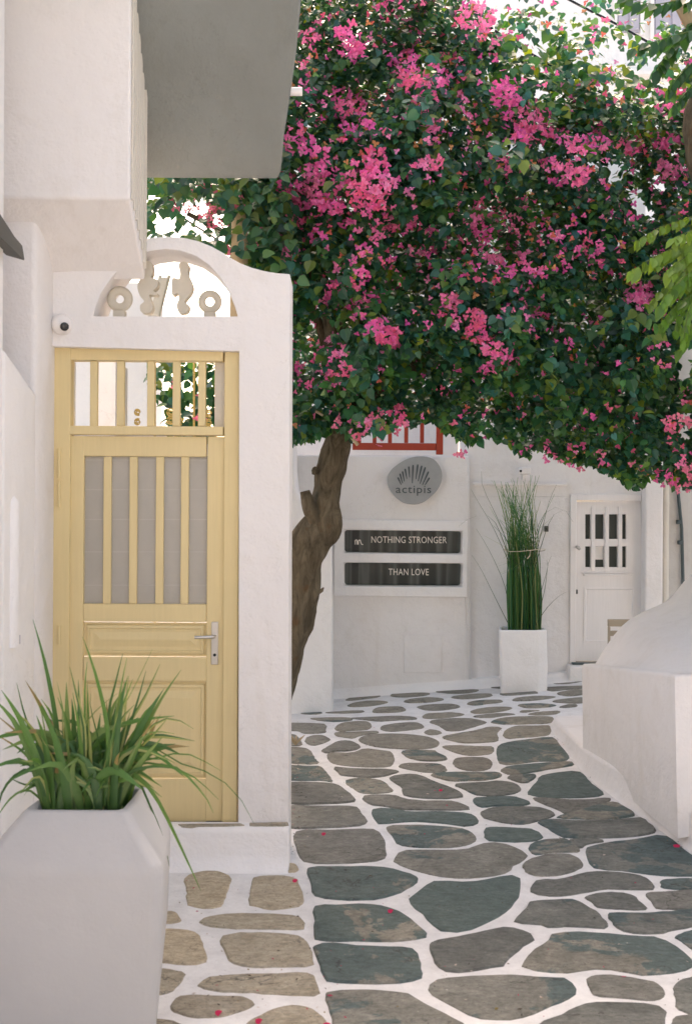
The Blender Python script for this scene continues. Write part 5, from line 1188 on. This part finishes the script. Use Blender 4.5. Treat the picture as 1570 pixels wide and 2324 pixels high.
PINK = np.array([(.74, .13, .37), (.80, .17, .43), (.68, .11, .38), (.80, .22, .40), (.72, .13, .24), (.80, .28, .50)])
MUT = np.array([(.70, .19, .30), (.76, .25, .36), (.64, .15, .24)])
def flower(pos, rng, size, col):
    """three papery bracts round a stem"""
    ax = np.array([rng.normal(0, .5), -.7 + rng.normal(0, .3), rng.normal(0.1, .5)]); ax /= np.linalg.norm(ax)
    a = np.cross(ax, [0, 0, 1.0]); a /= np.linalg.norm(a) + 1e-9; b = np.cross(ax, a); p, f, s_, c = [], [], [], []
    ph = rng.uniform(0, 6.28)
    for k_ in range(3):
        th = ph + k_ * 2.094; r = a * math.cos(th) + b * math.sin(th)
        tip = r * .85 + ax * rng.uniform(.2, .6); nr = ax - r * .35 + rng.normal(0, .12, 3)
        p.append(pos); f.append(frames(nr[None], tip[None])[0]); s_.append(size * rng.uniform(.85, 1.1)); c.append(col * rng.uniform(.85, 1.15))
    return p, f, s_, c
def build_flowers(name, lst, parent, stuff):
    p, f, s_, c = [], [], [], []
    for pos, size, colr in lst:
        a, b, cc, d = flower(pos, rng, size, colr); p += a; f += b; s_ += cc; c += d
    return scatter(name, np.array(p), np.array(f), np.array(s_), np.array(c), M_BRACT, parent, BR, BF, stuff)
for (x, y, a, b, mu) in CL:
    n_ = max(2, int(math.pi * a * b / 52)); lst = []
    if y > 920 and mu == 0: base = MUT if rng.random() < .55 else PINK
    else: base = MUT if mu else PINK
    hue = base[rng.integers(0, len(base))]; big = 1.12 if a > 14 else 1.0
    for _ in range(n_):
        th = rng.uniform(0, 6.283); r = math.sqrt(rng.random()); xx = x + 1.5 * a * r * math.cos(th); yy = y + 1.5 * b * r * math.sin(th)
        d = float(front(np.array([xx]), np.array([yy]))[0]) - .30 + rng.normal(0, .05) + .06 * r
        cc = hue * .6 + base[rng.integers(0, len(base))] * .4
        if mu: d = 7.45 + rng.normal(0, .08)
        lst.append((Pv(np.array([xx]), np.array([yy]), np.array([d]))[0], rng.uniform(.019, .028) * big, cc))
    build_flowers('blossom', lst, tree, False)
# loose single flowers and peach coloured buds
lst = []
x = rng.uniform(640, 1600, 2800); y = rng.uniform(-60, 1080, 2800); ok = accept(x, y, rng) & ((y < 640) | (rng.random(2800) < .4)); x, y = x[ok], y[ok]; D = front(x, y) - .08 + rng.normal(0, .05, len(x))
for q in Pv(x, y, D):
    t = rng.random(); cc = PINK[rng.integers(0, 6)] if t < .74 else (np.array((.66, .17, .13)) if t < .85 else np.array((.62, .30, .13)))
    lst.append((q, rng.uniform(.018, .028), cc))
build_flowers('blossoms', lst, tree, True)

# cut sticks and ties against the trunk
for nm, pts, r in (('prop_stick', [(775, 962), (812, 1010)], .013), ('cut_twig', [(700, 924), (733, 943)], .009)):
    o = thing(nm, 'pale stick leaning on the trunk under the pink flowers' if nm == 'prop_stick' else 'pale cut twig poking out left of the trunk top', 'stick', P(*pts[0], 7.75))
    bm = BM(); a, b = P(*pts[0], 7.75), P(*pts[1], 7.72); tube(bm, [a, (a + b) / 2, b], [r, r, r * .9], 8, .2); mk('rod', bm, M_STICK, o, smooth=True)

# ------------------------------------------------------------------ second tree at the right edge (feathery leaves)
ft = thing('feathery_tree', 'tree at the right edge with bright feathery compound leaves', 'tree', P(1720, 1100, 6.6))
bm = BM(); q = [P(u, v, 6.6) for u, v in ((1740, 1560), (1760, 1200), (1720, 900), (1660, 600), (1618, 430), (1588, 340), (1590, 250), (1640, 120), (1700, -60))]
tube(bm, resample(catmull(q, 6), 50), [.13 - .0009 * i for i in range(50)], 16, .25, 3); mk('trunk', bm, M_BARK, ft, smooth=True)
bm = BM(); q = [P(u, v, 6.7) for u, v in ((1690, 260), (1620, 140), (1570, 60), (1525, -20), (1480, -120))]
tube(bm, resample(catmull(q, 6), 30), [.05 - .0008 * i for i in range(30)], 10, .2, 5); mk('branch', bm, M_POLE, ft, smooth=True)
LT = np.array([(0, 0, 0), (-.25, .28, .04), (-.23, .6, .03), (0, 1.0, -.10), (.23, .6, .03), (.25, .28, .04)], float); LTF = [(0, 3, 2, 1), (0, 5, 4, 3)]
FRD = [((1640, 560), (1570, 600), (1520, 640), (1475, 690), .06, 1), ((1640, 580), (1590, 620), (1555, 680), (1530, 750), .055, 0), ((1650, 520), (1590, 530), (1540, 565), (1490, 600), .055, 1), ((1660, 700), (1610, 720), (1590, 770), (1575, 830), .055, 0), ((1650, 620), (1600, 650), (1565, 700), (1550, 770), .055, 0), ((1620, 470), (1560, 495), (1500, 515), (1448, 545), .055, 1), ((1640, 530), (1580, 545), (1500, 575), (1432, 615), .07, 1), ((1640, 610), (1580, 610), (1540, 640), (1500, 690), .07, 0), ((1650, 660), (1590, 660), (1540, 690), (1500, 735), .065, 0), ((1640, 690), (1600, 700), (1570, 740), (1545, 790), .06, 0),
       ((1620, 560), (1580, 570), (1545, 590), (1520, 610), .07, 1), ((1650, 640), (1610, 630), (1560, 640), (1525, 660), .065, 1), ((1660, 500), (1620, 505), (1575, 520), (1530, 540), .06, 1),
       ((1640, 60), (1570, 70), (1500, 90), (1440, 110), .075, 2), ((1620, 30), (1560, 60), (1520, 110), (1490, 160), .075, 2), ((1640, 120), (1590, 130), (1550, 160), (1520, 200), .07, 2), ((1600, -10), (1540, 0), (1480, 10), (1420, -5), .07, 2), ((1640, 180), (1600, 180), (1560, 205), (1530, 240), .06, 2)]
for (a, b, c, d, ls, kd) in FRD:
    Y0 = rng.uniform(6.35, 6.7); path = resample(catmull([P(*q, Y0 - .06 * i) for i, q in enumerate((a, b, c, d))], 6), 13)
    bm = BM(); tube(bm, path, [.0045 - .00025 * i for i in range(13)], 6); fo = mk('frond', bm, M_RACHIS, ft, smooth=True)
    p, f, s_, cc = [], [], [], []
    bc = np.array({0: (.11, .235, .03), 1: (.17, .29, .04), 2: (.04, .12, .03)}[kd])
    for i in range(1, 13):
        t = (path[min(i + 1, 12)] - path[i - 1]).normalized()
        for sg in (-1, 1):
            dn = Vector((0, -.35 * sg + rng.normal(0, .2), -1.0 if sg < 0 else -.55)).normalized(); tip = (t * .55 + dn * .9).normalized()
            p.append(np.array(path[i])); tip = np.array(tip); nr = np.array([rng.normal(0, .45), -1.0, .3 + rng.normal(0, .35)])
            f.append(frames(nr[None], tip[None])[0]); s_.append(ls * rng.uniform(1.1, 1.6)); cc.append(bc * rng.uniform(.75, 1.3))
    lo = scatter('leaflets', np.array(p), np.array(f), np.array(s_), np.array(cc), M_LEAF, ft, LT, LTF, False); par(lo, fo)

n_ = 5200
cp = np.stack([rng.uniform(2.35, 5.0, n_), rng.uniform(3.6, 8.2, n_), rng.uniform(3.7, 5.2, n_)], 1)  # unseen crown outside the frame, added to shade the mound
cp = cp[((cp[:, 0] - 3.7) / 1.5) ** 2 + ((cp[:, 1] - 6.0) / 2.4) ** 2 + ((cp[:, 2] - 4.4) / .85) ** 2 < 1]
cp = cp[cp[:, 0] / cp[:, 1] > .335]
n_ = len(cp)
scatter('foliage', cp, frames(np.stack([rng.normal(0, .6, n_), rng.normal(0, .6, n_), np.ones(n_)], 1), np.stack([rng.normal(0, 1, n_), rng.normal(0, 1, n_), rng.normal(-.4, .4, n_)], 1)), rng.uniform(.10, .17, n_), np.array((.05, .12, .03)) * rng.uniform(.7, 1.3, (n_, 1)), M_LEAF, ft, LT, LTF)
# ------------------------------------------------------------------ cables, petals
for lab, pts, Y, r in (('thick dark overhead cable crossing the crown top left of centre', [(900, -90), (1028, 0), (1141, 83), (1290, 172), (1420, 235), (1750, 380)], 9.6, .013),
                       ('thick dark overhead cable near the lavender shutters', [(1180, -60), (1320, 15), (1400, 56), (1510, 119), (1570, 152), (1800, 260)], 12.5, .013),
                       ('thin dark cable sagging behind the vine above the gate wall', [(250, 330), (400, 480), (480, 535), (560, 590), (640, 640)], 8.4, .008)):
    o = thing('overhead_cable', lab, 'cable', P(*pts[1], Y), 'overhead cables')
    bm = BM(); tube(bm, resample(catmull([P(*q, Y) for q in pts], 5), 24), r, 6); mk('wire', bm, M_BLACK, o, smooth=True)
PET = [((1534, 1920), 'bright pink petal beside the foot of the white plinth'), ((886, 2068), 'faded pink petal on the long flagstone right of the white seam'), ((670, 1999), 'small dark red petal by the corner of the gate wall'), ((497, 2298), 'red petal on the lowest beige flagstone'),
       ((588, 2317), 'tiny red petal on the white mortar below the beige flagstones'), ((742, 2386 - 60), 'small purple petal on the mortar seam near the bottom'), ((1000, 1794), 'pink speck of petal on the mortar in mid street'), ((735, 1893), 'pink petal on the mortar near the gate corner')]
for (q, lab) in PET:
    g = PG(*q, .012); bm = BM(); s_ = .020 if 'bright' in lab else .013
    vv = [bm.verts.new((g.x + s_ * math.cos(t) * (1 + .3 * math.sin(2 * t)), g.y + s_ * 1.3 * math.sin(t), g.z + .006 * math.cos(2 * t))) for t in [6.283 * i / 8 for i in range(8)]]
    c = bm.verts.new((g.x, g.y, g.z + .010))
    for i in range(8): bm.faces.new((vv[i], vv[(i + 1) % 8], c))
    tag(mk('fallen_petal', bm, M_PETAL), lab, 'petal', 'fallen petals on the street')
lv_, lf_, lc_ = [], [], []
for i in range(420):
    if i < 200: px, py = rnd.uniform(660, 1560), rnd.uniform(1600, 2320)
    elif i < 290: px, py = 655 + abs(rnd.gauss(0, 14)) + (rnd.random() < .3) * rnd.uniform(0, 40), rnd.uniform(1640, 1950)
    elif i < 350: t_ = rnd.random(); px, py = 1255 + 300 * t_ - abs(rnd.gauss(8, 10)), 1660 + 260 * t_ + rnd.uniform(0, 14)
    else: px, py = rnd.uniform(400, 740), rnd.uniform(1985, 2320)
    g = PG(px, py); s_ = rnd.uniform(.002, .006) * (1.6 if rnd.random() < .12 else 1); a0 = rnd.uniform(0, 6.28); b0 = len(lv_)
    for q in range(4): lv_.append((g.x + s_ * math.cos(a0 + q * 1.57) * (1.5 if q % 2 else .7), g.y + s_ * math.sin(a0 + q * 1.57) * (1.5 if q % 2 else .7), g.z + .010 + rnd.uniform(0, .005)))
    lf_.append((b0, b0 + 1, b0 + 2, b0 + 3)); lc_.append(rnd.choice(((.06, .05, .035), (.10, .075, .04), (.05, .045, .035), (.35, .05, .10), (.20, .16, .05), (.5, .45, .38))))
lt = soup('dry_litter', lv_, lf_, lc_, M_BRACT, None); tag(lt, 'tiny dry specks and petal bits strewn over the street', None, None, 'stuff')
tw = PG(671, 1690, .01)
ws = thing('dry_weed', 'small dry brown weed growing by the gate wall edge', 'weed', tw)
for i in range(7):
    an = rnd.uniform(0, 6.28); bm = BM(); tube(bm, [tw, tw + Vector((math.cos(an) * .03, math.sin(an) * .03, .04)), tw + Vector((math.cos(an) * .07, math.sin(an) * .06, .05 + rnd.random() * .03))], [.006, .010, .002], 5); mk('sprig', bm, M_POLE, ws)
